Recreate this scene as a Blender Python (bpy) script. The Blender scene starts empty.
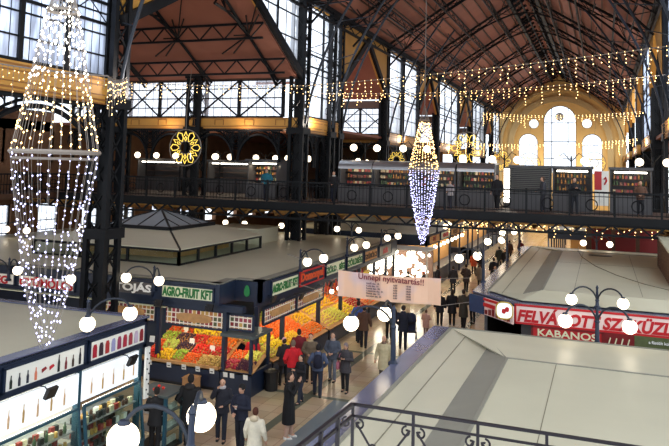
import bpy, math, random
from mathutils import Vector, Matrix, noise
random.seed(7)
PI = math.pi
scene = bpy.context.scene
COL = scene.collection
V = Vector

# ------------------------------------------------------------------ materials
def lin(r, g, b):
    f = lambda c: (c/255/12.92) if c/255 <= .04045 else ((c/255+.055)/1.055)**2.4
    return (f(r), f(g), f(b), 1)

def mat(name, rgb, rough=.6, metal=0, emit=0, ecol=None, var=0, vscale=3, spec=.5, bump=0, alpha=1, coat=0):
    m = bpy.data.materials.new(name); m.use_nodes = True
    nt = m.node_tree; b = nt.nodes['Principled BSDF']
    b.inputs['Base Color'].default_value = lin(*rgb)
    b.inputs['Roughness'].default_value = rough
    b.inputs['Metallic'].default_value = metal
    b.inputs['Specular IOR Level'].default_value = spec
    b.inputs['Alpha'].default_value = alpha
    b.inputs['Coat Weight'].default_value = coat
    if emit:
        b.inputs['Emission Color'].default_value = lin(*(ecol or rgb))
        b.inputs['Emission Strength'].default_value = emit
    if var or bump:
        tc = nt.nodes.new('ShaderNodeTexCoord')
        n = nt.nodes.new('ShaderNodeTexNoise'); n.inputs['Scale'].default_value = vscale; n.inputs['Detail'].default_value = 4
        nt.links.new(tc.outputs['Object'], n.inputs['Vector'])
        if var:
            r = nt.nodes.new('ShaderNodeMapRange')
            r.inputs['From Min'].default_value = .3; r.inputs['From Max'].default_value = .7
            r.inputs['To Min'].default_value = 1-var; r.inputs['To Max'].default_value = 1+var
            nt.links.new(n.outputs['Fac'], r.inputs['Value'])
            mx = nt.nodes.new('ShaderNodeVectorMath'); mx.operation = 'SCALE'
            mx.inputs[0].default_value = lin(*rgb)[:3]
            nt.links.new(r.outputs['Result'], mx.inputs['Scale'])
            nt.links.new(mx.outputs['Vector'], b.inputs['Base Color'])
        if bump:
            bp = nt.nodes.new('ShaderNodeBump'); bp.inputs['Strength'].default_value = bump
            nt.links.new(n.outputs['Fac'], bp.inputs['Height']); nt.links.new(bp.outputs['Normal'], b.inputs['Normal'])
    return m

M = {}
M['iron'] = mat('dark_painted_iron', (15, 17, 21), .55, .1, var=.25, vscale=2, spec=.25)
M['iron_grey'] = mat('grey_painted_iron', (44, 49, 58), .5, .1, spec=.3)
M['navy'] = mat('navy_painted_board', (24, 36, 58), .45, var=.12)
M['navy_top'] = mat('violet_blue_ledge', (92, 95, 120), .22, var=.12, vscale=1.2, spec=.8)
M['teal'] = mat('teal_painted_frame', (38, 76, 92), .4)
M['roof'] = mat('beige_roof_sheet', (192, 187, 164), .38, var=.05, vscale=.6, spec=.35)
M['roof_grey'] = mat('grey_roof_sheet', (132, 130, 118), .5, var=.06, vscale=1.5)
M['seam'] = mat('dark_roof_seam', (120, 114, 96), .8)
M['ochre'] = mat('ochre_panel_paint', (206, 150, 66), .55, var=.06, vscale=1)
M['ochre_trim'] = mat('dark_ochre_moulding', (150, 98, 40), .55)
M['ceil'] = mat('red_brown_boarding', (156, 98, 78), .7, var=.10, vscale=.8)
M['plaster'] = mat('ochre_plaster', (216, 180, 116), .8, var=.08, vscale=.3)
M['plaster_light'] = mat('pale_plaster_band', (190, 166, 120), .8)
M['outer'] = mat('outer_wall_brick', (120, 84, 58), .85, var=.2, vscale=1)
M['white_board'] = mat('white_sign_board', (238, 236, 226), .45)
M['cream_board'] = mat('cream_sign_board', (226, 224, 190), .45)
M['green_ink'] = mat('green_letter_paint', (26, 110, 48), .5)
M['red_ink'] = mat('red_letter_paint', (196, 26, 34), .5)
M['dark_red_board'] = mat('dark_red_sign_board', (120, 22, 24), .5)
M['red_board'] = mat('red_sign_board', (186, 30, 34), .5)
M['orange_ink'] = mat('orange_letter_paint', (226, 84, 34), .5)
M['black_ink'] = mat('black_letter_paint', (28, 24, 26), .5)
M['white_ink'] = mat('white_letter_paint', (240, 240, 238), .5)
M['pink_board'] = mat('pale_pink_sign_board', (244, 218, 210), .5)
M['zinc'] = mat('pale_zinc_sheet', (214, 218, 224), .6)
M['wood'] = mat('warm_wood', (196, 146, 92), .6, var=.15, vscale=5)
M['dark_wood'] = mat('dark_wood', (74, 46, 30), .6, var=.15, vscale=5)
M['card'] = mat('white_card', (240, 238, 230), .6)
M['cardboard'] = mat('brown_cardboard', (176, 130, 84), .8, var=.05)
M['bin'] = mat('black_plastic', (20, 20, 22), .4)
M['globe'] = mat('milky_lamp_globe', (255, 244, 224), .3, emit=4.5, ecol=(255, 236, 204))
M['tube_lamp'] = mat('white_tube_lamp', (255, 250, 240), .3, emit=7, ecol=(255, 246, 228))
M['warm_bulb'] = mat('warm_string_bulb', (255, 210, 140), .3, emit=6.5, ecol=(255, 208, 136))
M['white_bulb'] = mat('cool_string_bulb', (226, 226, 255), .3, emit=3.4, ecol=(198, 198, 255))
M['bright_bulb'] = mat('bright_ornament_bulb', (255, 250, 235), .3, emit=5, ecol=(255, 248, 232))
M['rope_light'] = mat('yellow_rope_light', (255, 226, 90), .3, emit=1.15, ecol=(255, 214, 96))
M['lit_white'] = mat('lit_white_panel', (240, 244, 246), .4, emit=.55, ecol=(240, 246, 252))
M['wire'] = mat('pale_light_wire', (128, 118, 110), .5)
M['steel'] = mat('brushed_steel', (170, 172, 176), .32, .8)
M['shutter'] = mat('grey_roller_shutter', (138, 136, 132), .5, .2)
M['kiosk_dark'] = mat('dark_grey_kiosk_paint', (78, 76, 78), .5)
M['soffit'] = mat('sandy_vaulted_soffit', (190, 142, 84), .7)
M['counter'] = mat('grey_green_counter', (76, 84, 84), .4)
M['skin'] = mat('skin', (206, 158, 130), .55)
M['eye'] = mat('dark_eye', (30, 24, 22), .3)

def tile_mat():
    m = bpy.data.materials.new('polished_floor_tiles'); m.use_nodes = True
    nt = m.node_tree; b = nt.nodes['Principled BSDF']
    tc = nt.nodes.new('ShaderNodeTexCoord')
    br = nt.nodes.new('ShaderNodeTexBrick'); br.offset = 0
    br.inputs['Color1'].default_value = lin(222, 198, 164); br.inputs['Color2'].default_value = lin(206, 180, 146)
    br.inputs['Mortar'].default_value = lin(160, 140, 114); br.inputs['Scale'].default_value = 1
    br.inputs['Brick Width'].default_value = .6; br.inputs['Row Height'].default_value = .6; br.inputs['Mortar Size'].default_value = .008
    nt.links.new(tc.outputs['Object'], br.inputs['Vector'])
    n = nt.nodes.new('ShaderNodeTexNoise'); n.inputs['Scale'].default_value = .7
    nt.links.new(tc.outputs['Object'], n.inputs['Vector'])
    mx = nt.nodes.new('ShaderNodeMix'); mx.data_type = 'RGBA'; mx.blend_type = 'MULTIPLY'; mx.inputs['Factor'].default_value = .25
    nt.links.new(br.outputs['Color'], mx.inputs[6]); nt.links.new(n.outputs['Color'], mx.inputs[7])
    # greenish bands running along the aisle and across it
    sp = nt.nodes.new('ShaderNodeSeparateXYZ'); nt.links.new(tc.outputs['Object'], sp.inputs[0])
    def band(out, c, w):
        s = nt.nodes.new('ShaderNodeMath'); s.operation = 'SUBTRACT'; nt.links.new(out, s.inputs[0]); s.inputs[1].default_value = c
        a = nt.nodes.new('ShaderNodeMath'); a.operation = 'ABSOLUTE'; nt.links.new(s.outputs[0], a.inputs[0])
        l = nt.nodes.new('ShaderNodeMath'); l.operation = 'LESS_THAN'; nt.links.new(a.outputs[0], l.inputs[0]); l.inputs[1].default_value = w
        return l.outputs[0]
    cur = mx.outputs[2]
    for o, c, w in ((sp.outputs['X'], -9.15, .14), (sp.outputs['X'], -6.2, .14), (sp.outputs['Y'], 22.4, .12), (sp.outputs['Y'], 28.4, .12)):
        k = nt.nodes.new('ShaderNodeMix'); k.data_type = 'RGBA'; nt.links.new(band(o, c, w), k.inputs['Factor'])
        nt.links.new(cur, k.inputs[6]); k.inputs[7].default_value = lin(112, 116, 100); cur = k.outputs[2]
    # blue-grey stone field beside the right-hand stalls
    def cmp(out, op, v):
        q = nt.nodes.new('ShaderNodeMath'); q.operation = op; nt.links.new(out, q.inputs[0]); q.inputs[1].default_value = v; return q.outputs[0]
    a1 = cmp(sp.outputs['X'],'GREATER_THAN',-8.25); a2 = cmp(sp.outputs['Y'],'LESS_THAN',22.3); a3 = nt.nodes.new('ShaderNodeMath'); a3.operation = 'MULTIPLY'
    nt.links.new(a1,a3.inputs[0]); nt.links.new(a2,a3.inputs[1])
    k = nt.nodes.new('ShaderNodeMix'); k.data_type = 'RGBA'; nt.links.new(a3.outputs[0], k.inputs['Factor']); nt.links.new(cur, k.inputs[6]); k.inputs[7].default_value = lin(128,138,142); cur = k.outputs[2]
    nt.links.new(cur, b.inputs['Base Color'])
    b.inputs['Roughness'].default_value = .18; b.inputs['Specular IOR Level'].default_value = .6
    return m
M['floor'] = tile_mat()

def pane_mat(name, tint, streak=0.25, frost=0):
    m = bpy.data.materials.new(name); m.use_nodes = True
    nt = m.node_tree; nt.nodes.clear()
    out = nt.nodes.new('ShaderNodeOutputMaterial')
    tr = nt.nodes.new('ShaderNodeBsdfTransparent'); gl = nt.nodes.new('ShaderNodeBsdfGlossy'); gl.inputs['Roughness'].default_value = .15
    mx = nt.nodes.new('ShaderNodeMixShader'); mx.inputs[0].default_value = .06
    tc = nt.nodes.new('ShaderNodeTexCoord'); mp = nt.nodes.new('ShaderNodeMapping'); mp.inputs['Scale'].default_value = (2.2, 2.2, .35)
    n = nt.nodes.new('ShaderNodeTexNoise'); n.inputs['Scale'].default_value = 1.3; n.inputs['Detail'].default_value = 5
    nt.links.new(tc.outputs['Object'], mp.inputs['Vector']); nt.links.new(mp.outputs['Vector'], n.inputs['Vector'])
    r = nt.nodes.new('ShaderNodeMapRange'); r.inputs['From Min'].default_value = .35; r.inputs['From Max'].default_value = .6
    r.inputs['To Min'].default_value = 1-streak; r.inputs['To Max'].default_value = 1
    nt.links.new(n.outputs['Fac'], r.inputs['Value'])
    vm = nt.nodes.new('ShaderNodeVectorMath'); vm.operation = 'SCALE'; vm.inputs[0].default_value = lin(*tint)[:3]
    nt.links.new(r.outputs['Result'], vm.inputs['Scale']); nt.links.new(vm.outputs['Vector'], tr.inputs['Color'])
    src_ = tr.outputs[0]
    if frost:
        tl = nt.nodes.new('ShaderNodeBsdfTranslucent'); nt.links.new(vm.outputs['Vector'], tl.inputs['Color'])
        m2 = nt.nodes.new('ShaderNodeMixShader'); m2.inputs[0].default_value = frost
        nt.links.new(tr.outputs[0], m2.inputs[1]); nt.links.new(tl.outputs[0], m2.inputs[2]); src_ = m2.outputs[0]
    nt.links.new(src_, mx.inputs[1]); nt.links.new(gl.outputs[0], mx.inputs[2]); nt.links.new(mx.outputs[0], out.inputs['Surface'])
    return m
M['pane'] = pane_mat('streaky_window_glass', (214, 226, 250), .62, .7)
M['pane_clear'] = pane_mat('pale_window_glass', (245, 248, 255), .15, .45)
M['glass'] = pane_mat('shop_glass', (226, 240, 232), .1)

def board_pattern():      # printed board of fruit photographs: a grid of coloured tiles
    m = bpy.data.materials.new('printed_fruit_photo_grid'); m.use_nodes = True
    nt = m.node_tree; b = nt.nodes['Principled BSDF']
    tc = nt.nodes.new('ShaderNodeTexCoord')
    vo = nt.nodes.new('ShaderNodeTexVoronoi'); vo.distance = 'CHEBYCHEV'; vo.inputs['Scale'].default_value = 6.0; vo.inputs['Randomness'].default_value = 0.0
    nt.links.new(tc.outputs['Object'], vo.inputs['Vector'])
    ramp = nt.nodes.new('ShaderNodeValToRGB'); e = ramp.color_ramp; e.interpolation = 'CONSTANT'
    cols = [(150, 40, 36), (196, 120, 60), (120, 60, 60), (206, 160, 80), (90, 90, 50), (170, 60, 70)]
    e.elements[0].color = lin(*cols[0]); e.elements[1].position = .2; e.elements[1].color = lin(*cols[1])
    for i, cc in enumerate(cols[2:]): k = e.elements.new(.36+.15*i); k.color = lin(*cc)
    sx = nt.nodes.new('ShaderNodeSeparateColor'); nt.links.new(vo.outputs['Color'], sx.inputs[0]); nt.links.new(sx.outputs[0], ramp.inputs[0])
    lt = nt.nodes.new('ShaderNodeMath'); lt.operation = 'LESS_THAN'; lt.inputs[1].default_value = .38
    nt.links.new(vo.outputs['Distance'], lt.inputs[0])
    mx = nt.nodes.new('ShaderNodeMix'); mx.data_type = 'RGBA'; mx.inputs[6].default_value = lin(250, 238, 218)
    nt.links.new(lt.outputs[0], mx.inputs['Factor']); nt.links.new(ramp.outputs[0], mx.inputs[7])
    nt.links.new(mx.outputs[2], b.inputs['Base Color']); b.inputs['Roughness'].default_value = .4
    return m
M['photo_grid'] = board_pattern()
def banner_mat():
    m = bpy.data.materials.new('pale_peach_banner_cloth'); m.use_nodes = True
    nt = m.node_tree; b = nt.nodes['Principled BSDF']
    tc = nt.nodes.new('ShaderNodeTexCoord'); n = nt.nodes.new('ShaderNodeTexNoise'); n.inputs['Scale'].default_value = .8
    nt.links.new(tc.outputs['Object'], n.inputs['Vector'])
    r = nt.nodes.new('ShaderNodeValToRGB'); r.color_ramp.elements[0].position = .30; r.color_ramp.elements[0].color = lin(226, 200, 206)
    r.color_ramp.elements[1].position = .48; r.color_ramp.elements[1].color = lin(252, 206, 174)
    nt.links.new(n.outputs['Fac'], r.inputs[0]); nt.links.new(r.outputs[0], b.inputs['Base Color'])
    b.inputs['Roughness'].default_value = .75
    return m
M['banner'] = banner_mat()

def words(s):      # keep a label within sixteen words
    w = s.split(); return ' '.join(w[:16])
# ------------------------------------------------------------------ mesh helpers
class MB:
    def __init__(s): s.v = []; s.f = []
    def add(s, vs, fs):
        n = len(s.v); s.v += [tuple(p) for p in vs]; s.f += [tuple(i+n for i in f) for f in fs]; return s
    def box(s, a, b):
        x0, y0, z0 = a; x1, y1, z1 = b
        return s.add([(x0,y0,z0),(x1,y0,z0),(x1,y1,z0),(x0,y1,z0),(x0,y0,z1),(x1,y0,z1),(x1,y1,z1),(x0,y1,z1)],
                     [(0,3,2,1),(4,5,6,7),(0,1,5,4),(1,2,6,5),(2,3,7,6),(3,0,4,7)])
    def quad(s, *p): return s.add(p, [tuple(range(len(p)))])
    def slab(s, pts, d):       # polygon given thickness by vector d
        d = V(d); n = len(pts); a = [V(p) for p in pts]; b = [p+d for p in a]
        return s.add(a+b, [tuple(range(n))[::-1], tuple(range(n, 2*n))]+[(i, (i+1) % n, (i+1) % n+n, i+n) for i in range(n)])
    def bar(s, p, q, w=.06, h=None, up=(0,0,1)):
        p = V(p); q = V(q); h = h or w; d = (q-p)
        if d.length < 1e-6: return s
        d.normalize(); u = V(up)
        if abs(d.dot(u)) > .98: u = V((1,0,0))
        r = d.cross(u).normalized()*w/2; u = r.cross(d).normalized()*h/2
        vs = [c+i*r+j*u for c in (p, q) for i, j in ((-1,-1),(1,-1),(1,1),(-1,1))]
        return s.add(vs, [(0,1,2,3),(7,6,5,4),(0,4,5,1),(1,5,6,2),(2,6,7,3),(3,7,4,0)])
    def tube(s, pts, r, n=6, closed=False):
        pts = [V(p) for p in pts]; m = len(pts); R = r if isinstance(r, (list, tuple)) else [r]*m
        prev = None; vs = []
        for i, p in enumerate(pts):
            a = pts[i-1] if (i or closed) else p; b = pts[(i+1) % m] if (i < m-1 or closed) else p
            d = (b-a).normalized()
            if prev is None:
                u = V((0,0,1)) if abs(d.z) < .9 else V((1,0,0)); x = d.cross(u).normalized()
            else: x = (prev-d*prev.dot(d)).normalized()
            prev = x; y = d.cross(x)
            vs += [p+(x*math.cos(2*PI*k/n)+y*math.sin(2*PI*k/n))*R[i] for k in range(n)]
        fs = [(i*n+k, i*n+(k+1) % n, ((i+1) % m)*n+(k+1) % n, ((i+1) % m)*n+k) for i in range(m if closed else m-1) for k in range(n)]
        if not closed: fs += [tuple(range(n))[::-1], tuple(range((m-1)*n, m*n))]
        return s.add(vs, fs)
    def lathe(s, prof, c=(0,0,0), n=12, sx=1, sy=1):
        c = V(c); vs = []
        for r, z in prof: vs += [c+V((r*sx*math.cos(2*PI*k/n), r*sy*math.sin(2*PI*k/n), z)) for k in range(n)]
        m = len(prof)
        fs = [(i*n+k, i*n+(k+1) % n, (i+1)*n+(k+1) % n, (i+1)*n+k) for i in range(m-1) for k in range(n)]
        return s.add(vs, fs+[tuple(range(n))[::-1], tuple(range((m-1)*n, m*n))])
    def ball(s, c, r, n=10, m=6, sx=1, sy=1, sz=1):
        prof = [(max(.0005, r*math.sin(PI*i/m)), -r*sz*math.cos(PI*i/m)) for i in range(m+1)]
        return s.lathe(prof, c, n, sx, sy)
    def octa(s, c, r):
        c = V(c); vs = [c+V(d)*r for d in ((1,0,0),(-1,0,0),(0,1,0),(0,-1,0),(0,0,1),(0,0,-1))]
        return s.add(vs, [(0,2,4),(2,1,4),(1,3,4),(3,0,4),(2,0,5),(1,2,5),(3,1,5),(0,3,5)])
    def lattice(s, p, q, off, n, w=.06, lw=.035, cross=False):   # two chords p-q and p+off-q+off with zigzag lacing
        p = V(p); q = V(q); off = V(off)
        s.bar(p, q, w); s.bar(p+off, q+off, w)
        for i in range(n):
            a = p.lerp(q, i/n); b = p.lerp(q, (i+1)/n)
            if cross: s.bar(a, b+off, lw); s.bar(a+off, b, lw)
            elif i % 2: s.bar(a+off, b, lw)
            else: s.bar(a, b+off, lw)
        return s
    def build(s, name, m, parent=None, smooth=False, label=None, local=False):
        me = bpy.data.meshes.new(name)
        vs = s.v
        if parent is not None and not local:
            L = wloc(parent); vs = [(a-L.x, b-L.y, c-L.z) for a, b, c in vs]
        me.from_pydata(vs, [], s.f); me.materials.append(m if not isinstance(m, str) else M[m])
        if smooth:
            for p in me.polygons: p.use_smooth = True
        me.update()
        o = bpy.data.objects.new(name, me); COL.objects.link(o)
        if parent is not None: o.parent = parent
        if label: o['label'] = label
        return o

def wloc(o):
    L = V(o.location)
    while o.parent: o = o.parent; L = L+V(o.location)
    return L

def tag(o, label, cat, group=None):
    o['label'] = words(label); o['category'] = cat
    if group: o['group'] = group
    return o
def thing(name, label, cat, loc=(0,0,0), rz=0, group=None):
    o = bpy.data.objects.new(name, None); COL.objects.link(o); o.empty_display_size = .1
    o.location = loc; o.rotation_euler = (0, 0, rz)
    return tag(o, label, cat, group)
def single(mb, name, m, label, cat, group=None, smooth=False):   # a thing that is one mesh, origin at its base
    xs = [v[0] for v in mb.v]; ys = [v[1] for v in mb.v]; zs = [v[2] for v in mb.v]
    c = ((min(xs)+max(xs))/2, (min(ys)+max(ys))/2, min(zs))
    mb.v = [(x-c[0], y-c[1], z-c[2]) for x, y, z in mb.v]
    o = mb.build(name, m, smooth=smooth); o.location = c
    return tag(o, label, cat, group)
def struct(mb, name, m):
    o = mb.build(name, m); o['kind'] = 'structure'; return o
def dup(src, loc=None, rz=None, label=None, group=None):
    c = src.copy(); COL.objects.link(c)
    if loc is not None: c.location = loc
    if rz is not None: c.rotation_euler = (0, 0, rz)
    if label: c['label'] = words(label)
    if group: c['group'] = group
    for ch in list(src.children):
        k = ch.copy(); COL.objects.link(k); k.parent = c
        for g in list(ch.children):
            h = g.copy(); COL.objects.link(h); h.parent = k
    return c

def text_mb(txt, size, bold=0, depth=.01, align='CENTER', squash=1.0):
    cu = bpy.data.curves.new('t', 'FONT'); cu.body = txt; cu.size = size; cu.align_x = align; cu.align_y = 'CENTER'
    cu.offset = bold; cu.extrude = depth; cu.resolution_u = 3
    o = bpy.data.objects.new('t', cu); COL.objects.link(o)
    bpy.context.view_layer.update()
    me = bpy.data.meshes.new_from_object(o)
    vs = [v.co.copy() for v in me.vertices]; fs = [tuple(p.vertices) for p in me.polygons]
    bpy.data.objects.remove(o); bpy.data.curves.remove(cu); bpy.data.meshes.remove(me)
    if squash != 1: vs = [V((v.x*squash, v.y, v.z)) for v in vs]
    mb = MB(); mb.add(vs, fs); return mb
def on_plane(mb, origin, right, up):      # lay a mesh drawn in local x/y onto a plane
    o = V(origin); r = V(right).normalized(); u = V(up).normalized(); n = r.cross(u)
    out = MB(); out.f = mb.f; out.v = [tuple(o+r*a+u*b+n*c) for a, b, c in mb.v]; return out
def arcpts(c, r, a0, a1, n, ax=(1,0,0), ay=(0,0,1)):
    c = V(c); ax = V(ax); ay = V(ay)
    return [c+ax*r*math.cos(a0+(a1-a0)*i/n)+ay*r*math.sin(a0+(a1-a0)*i/n) for i in range(n+1)]
# ------------------------------------------------------------------ people (built first)
def loft(mb, rings, n=12):      # rings: (centre, rx, ry)
    vs = []
    for c, rx, ry in rings: vs += [V(c)+V((rx*math.cos(2*PI*k/n), ry*math.sin(2*PI*k/n), 0)) for k in range(n)]
    m = len(rings)
    fs = [(i*n+k, i*n+(k+1) % n, (i+1)*n+(k+1) % n, (i+1)*n+k) for i in range(m-1) for k in range(n)]
    mb.add(vs, fs+[tuple(range(n))[::-1], tuple(range((m-1)*n, m*n))])
def limb(mb, pts, rs, n=10):
    P = [V(p) for p in pts]; a = P[0]+(P[0]-P[1]).normalized()*rs[0]*.6; b = P[-1]+(P[-1]-P[-2]).normalized()*rs[-1]*.6
    mb.tube([a]+P+[b], [rs[0]*.55]+list(rs)+[rs[-1]*.55], n)
ARMS = {'down': ((.27,-.02,1.14),(.29,.08,.90)), 'phone': ((.27,.04,1.16),(.07,.30,1.24)), 'pocket': ((.31,-.08,1.15),(.22,.10,.98)),
        'hold': ((.28,.02,1.14),(.08,.27,1.06)), 'camera': ((.26,.16,1.25),(.10,.27,1.52)), 'point': ((.24,.18,1.28),(.20,.46,1.24)), 'swing': ((.27,-.12,1.16),(.28,-.05,.92))}
def finger_hand(mb, w, d, s):
    w = V(w); d = V(d).normalized(); side = d.cross(V((0,0,1)));
    if side.length < .2: side = V((0,1,0))
    side = side.normalized()*s; nrm = d.cross(side).normalized()
    for k in range(4):
        b = w+d*.075+side*(.027-.018*k); l = (.062,.072,.066,.052)[k]
        mb.tube([b-d*.02, b+d*l*.5-nrm*.006, b+d*l-nrm*.026], [.010,.009,.007], 6)
    b = w+d*.02+side*.03
    mb.tube([b-side*.01, b+d*.025+side*.022, b+d*.055+side*.026-nrm*.012], [.012,.011,.008], 6)
def remeshed(mb, name, m, parent, vox, smooth=4):
    o = mb.build(name, m, parent, smooth=True, local=True)
    r = o.modifiers.new('r', 'REMESH'); r.mode = 'VOXEL'; r.voxel_size = vox; r.use_smooth_shade = True
    s = o.modifiers.new('s', 'SMOOTH'); s.factor = .5; s.iterations = smooth
    o2 = o
    bpy.context.view_layer.update()
    me = bpy.data.meshes.new_from_object(o.evaluated_get(bpy.context.evaluated_depsgraph_get()))
    for p in me.polygons: p.use_smooth = True
    o.modifiers.clear(); old = o.data; o.data = me; bpy.data.meshes.remove(old)
    if not me.materials: me.materials.append(M[m] if isinstance(m, str) else m)
    return o
cloth_cache = {}
def cloth(rgb, rough=.85):
    k = tuple(rgb)
    if k not in cloth_cache: cloth_cache[k] = mat('cloth_%d_%d_%d' % k, rgb, rough, var=.12, vscale=9)
    return cloth_cache[k]
def person(x, y, face, label, h=1.72, coat=(30,30,36), length=.80, legs=(24,26,34), shoes=(20,18,18), hair=(40,28,22), hairlen=.0,
           hat=None, arms='down', arms2=None, step=.16, bag=None, bagc=(30,34,60), hood=None, scarf=None, z=0, fine=True, turn=0, group=None):
    root = thing('person', label, 'person', (x, y, z), math.radians(face), group)
    vox = .013 if fine else .022
    k = h/1.75; S = lambda p: (p[0]*k, p[1]*k, p[2]*k)
    hipz, kneez, ankz = .92, .50, .085
    A = [ARMS[arms], ARMS[arms2 or arms]]
    def skeleton(mb, g, part):
        for sgn, st in ((-1, step/2), (1, -step/2)):
            if part in ('legs', 'body'):
                pts = [(sgn*.09, 0, hipz), (sgn*.10, st*.55+.03, kneez), (sgn*.10, st, ankz)]
                limb(mb, [S(p) for p in pts], [(.085+g)*k, (.058+g)*k, (.042+g*1.2)*k])
            if part in ('coat', 'body'):
                e, w = A[0 if sgn < 0 else 1]
                sh = (sgn*.185, 0, 1.41); e = (sgn*e[0], e[1], e[2]); w = (sgn*w[0], w[1], w[2])
                limb(mb, [S(sh), S(e), S(w)], [(.052+g)*k, (.042+g)*k, (.030+g*.9)*k])
    # body
    mb = MB(); skeleton(mb, 0, 'body')
    loft(mb, [(S((0,0,.84)), .10*k, .08*k), (S((0,0,.92)), .16*k, .11*k), (S((0,0,1.06)), .135*k, .095*k), (S((0,0,1.25)), .165*k, .11*k),
              (S((0,0,1.40)), .17*k, .095*k), (S((0,0,1.47)), .07*k, .065*k), (S((0,.01,1.53)), .052*k, .055*k), (S((0,.02,1.58)), .05*k, .055*k)])
    hc = V(S((0, .025, 1.635)))
    mb.ball(hc, .112*k, 14, 10, .70, .86, 1.05)
    mb.ball(hc+V((0, .045*k, -.06*k)), .055*k, 10, 8, .85, .9, .9)
    ta = math.radians(turn); fw = V((math.sin(-ta), math.cos(ta), 0))
    mb.tube([hc+V((0,.085*k,.015*k)), hc+V((0,.108*k,-.02*k)), hc+V((0,.09*k,-.03*k))], [.008*k,.015*k,.008*k], 6)
    for s_ in (-1, 1): mb.ball(hc+V((s_*.078*k, -.005, -.005)), .026*k, 8, 6, .45, .8, 1.2)
    hands = []
    for sgn in (-1, 1):
        e, w = A[0 if sgn < 0 else 1]; e = V(S((sgn*e[0], e[1], e[2]))); w = V(S((sgn*w[0], w[1], w[2]))); d = (w-e).normalized()
        mb.tube([w, w+d*.035*k, w+d*.085*k], [.026*k,.034*k,.03*k], 8); hands.append((w, d, sgn))
        f_ = V(S((sgn*.10, (step/2 if sgn < 0 else -step/2), .05)))
        mb.ball(f_+V((0,.05*k,-.005)), .05*k, 8, 6, .8, 2.1, .7)
    ob = remeshed(mb, 'body', 'skin', root, vox*k)
    fm = MB(); me = ob.data; fm.v = [tuple(v.co) for v in me.vertices]; fm.f = [tuple(p.vertices) for p in me.polygons]
    for w, d, sgn in hands: finger_hand(fm, w, d, -sgn)
    bpy.data.objects.remove(ob); bpy.data.meshes.remove(me)
    ob = fm.build('body', 'skin', root, smooth=True, local=True)
    em = MB()
    for s_ in (-1, 1): em.ball(hc+V((s_*.034*k, .088*k, .012*k)), .011*k, 8, 6)
    em.build('eyes', 'eye', root, smooth=True, local=True)
    mm = MB(); mm.tube([hc+V((-.024*k,.088*k,-.062*k)), hc+V((0,.096*k,-.065*k)), hc+V((.024*k,.088*k,-.062*k))], [.004,.006,.004], 6)
    mm.build('mouth', cloth((150,80,76)), root, smooth=True, local=True)
    # trousers
    mb = MB(); skeleton(mb, .018, 'legs'); loft(mb, [(S((0,0,.82)), .14*k,.10*k), (S((0,0,.92)), .182*k,.13*k), (S((0,0,1.03)), .16*k,.115*k)])
    remeshed(mb, 'trousers', cloth(legs), root, vox*1.1*k)
    # coat
    mb = MB(); skeleton(mb, .031, 'coat')
    rings = [(S((0,0,length)), (.20 if length > .8 else .235)*k, (.15 if length > .8 else .19)*k)]
    if length < .8: rings.append((S((0,0,.85)), .215*k, .17*k))
    rings += [(S((0,0,max(.96, length+.08))), .20*k,.155*k), (S((0,0,1.10)), .19*k,.145*k), (S((0,.0,1.27)), .212*k,.158*k), (S((0,-.005,1.41)), .20*k,.135*k),
              (S((0,-.005,1.47)), .11*k,.10*k), (S((0,.0,1.52)), .078*k,.08*k)]
    loft(mb, rings); remeshed(mb, 'coat', cloth(coat), root, vox*1.15*k, 6)
    for sgn, st in ((-1, step/2), (1, -step/2)):
        sm = MB(); c = V(S((sgn*.10, st, 0)))
        sm.lathe([(.045*k,0),(.052*k,.012*k),(.05*k,.05*k),(.04*k,.085*k),(.038*k,.12*k)], c+V((0,-.01*k,0)), 10, 1, 1.15)
        sm.lathe([(.042*k,0),(.05*k,.012*k),(.045*k,.04*k),(.02*k,.062*k)], c+V((0,.085*k,0)), 10, .95, 2.1)
        sm.build('shoe', cloth(shoes, .5), root, smooth=True, local=True)
    if hat:
        hm = MB(); hm.lathe([(.088*k,-.02*k),(.093*k,.0),(.092*k,.03*k),(.088*k,.06*k),(.066*k,.105*k),(.03*k,.128*k),(.004,.134*k)], hc+V((0,-.01*k,.0)), 14, .92, 1.08)
        hm.build('knit_hat', cloth(hat), root, smooth=True, local=True)
    if hair:
        hm = MB(); c = hc+V((0,-.018*k,.012*k))
        hm.ball(c, .108*k, 14, 10, .80, .93, 1.08)
        if hairlen: loft(hm, [(hc+V((0,-.055*k,-.06*k-hairlen)), .07*k,.03*k), (hc+V((0,-.055*k,-.05*k)), .085*k,.055*k), (hc+V((0,-.04*k,.03*k)), .085*k,.06*k)])
        # cut the face side away by keeping the hair behind the face
        hm.v = [(a, min(b, hc.y+(.05*k if c_ > hc.z+.055*k else .0)), c_) for a, b, c_ in hm.v]
        hm.build('hair', cloth(hair), root, smooth=True, local=True)
    if hood:
        hm = MB(); hm.ball(V(S((0,-.10,1.48))), .12*k, 12, 8, 1.05, .75, .75)
        hm.build('hood', cloth(hood), root, smooth=True, local=True)
    if scarf:
        hm = MB(); hm.lathe([(.075*k,-.05*k),(.10*k,-.03*k),(.102*k,.02*k),(.07*k,.045*k)], V(S((0,.01,1.50))), 12)
        hm.build('scarf', cloth(scarf), root, smooth=True, local=True)
    if bag == 'backpack':
        bm = MB(); bm.lathe([(.10*k,-.22*k),(.15*k,-.18*k),(.16*k,0),(.14*k,.17*k),(.06*k,.24*k)], V(S((0,-.22,1.22))), 12, 1, .62)
        b = bm.build('backpack', cloth(bagc), root, smooth=True, local=True); b['label'] = 'backpack worn on the back'
        st = MB()
        for s_ in (-1, 1): st.tube([V(S((s_*.11,-.14,1.40))), V(S((s_*.12,.0,1.47))), V(S((s_*.12,.14,1.36))), V(S((s_*.13,.10,1.12))), V(S((s_*.15,-.10,1.08)))], .018*k, 6)
        st.build('strap', cloth(bagc), b, smooth=True, local=True)
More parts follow.
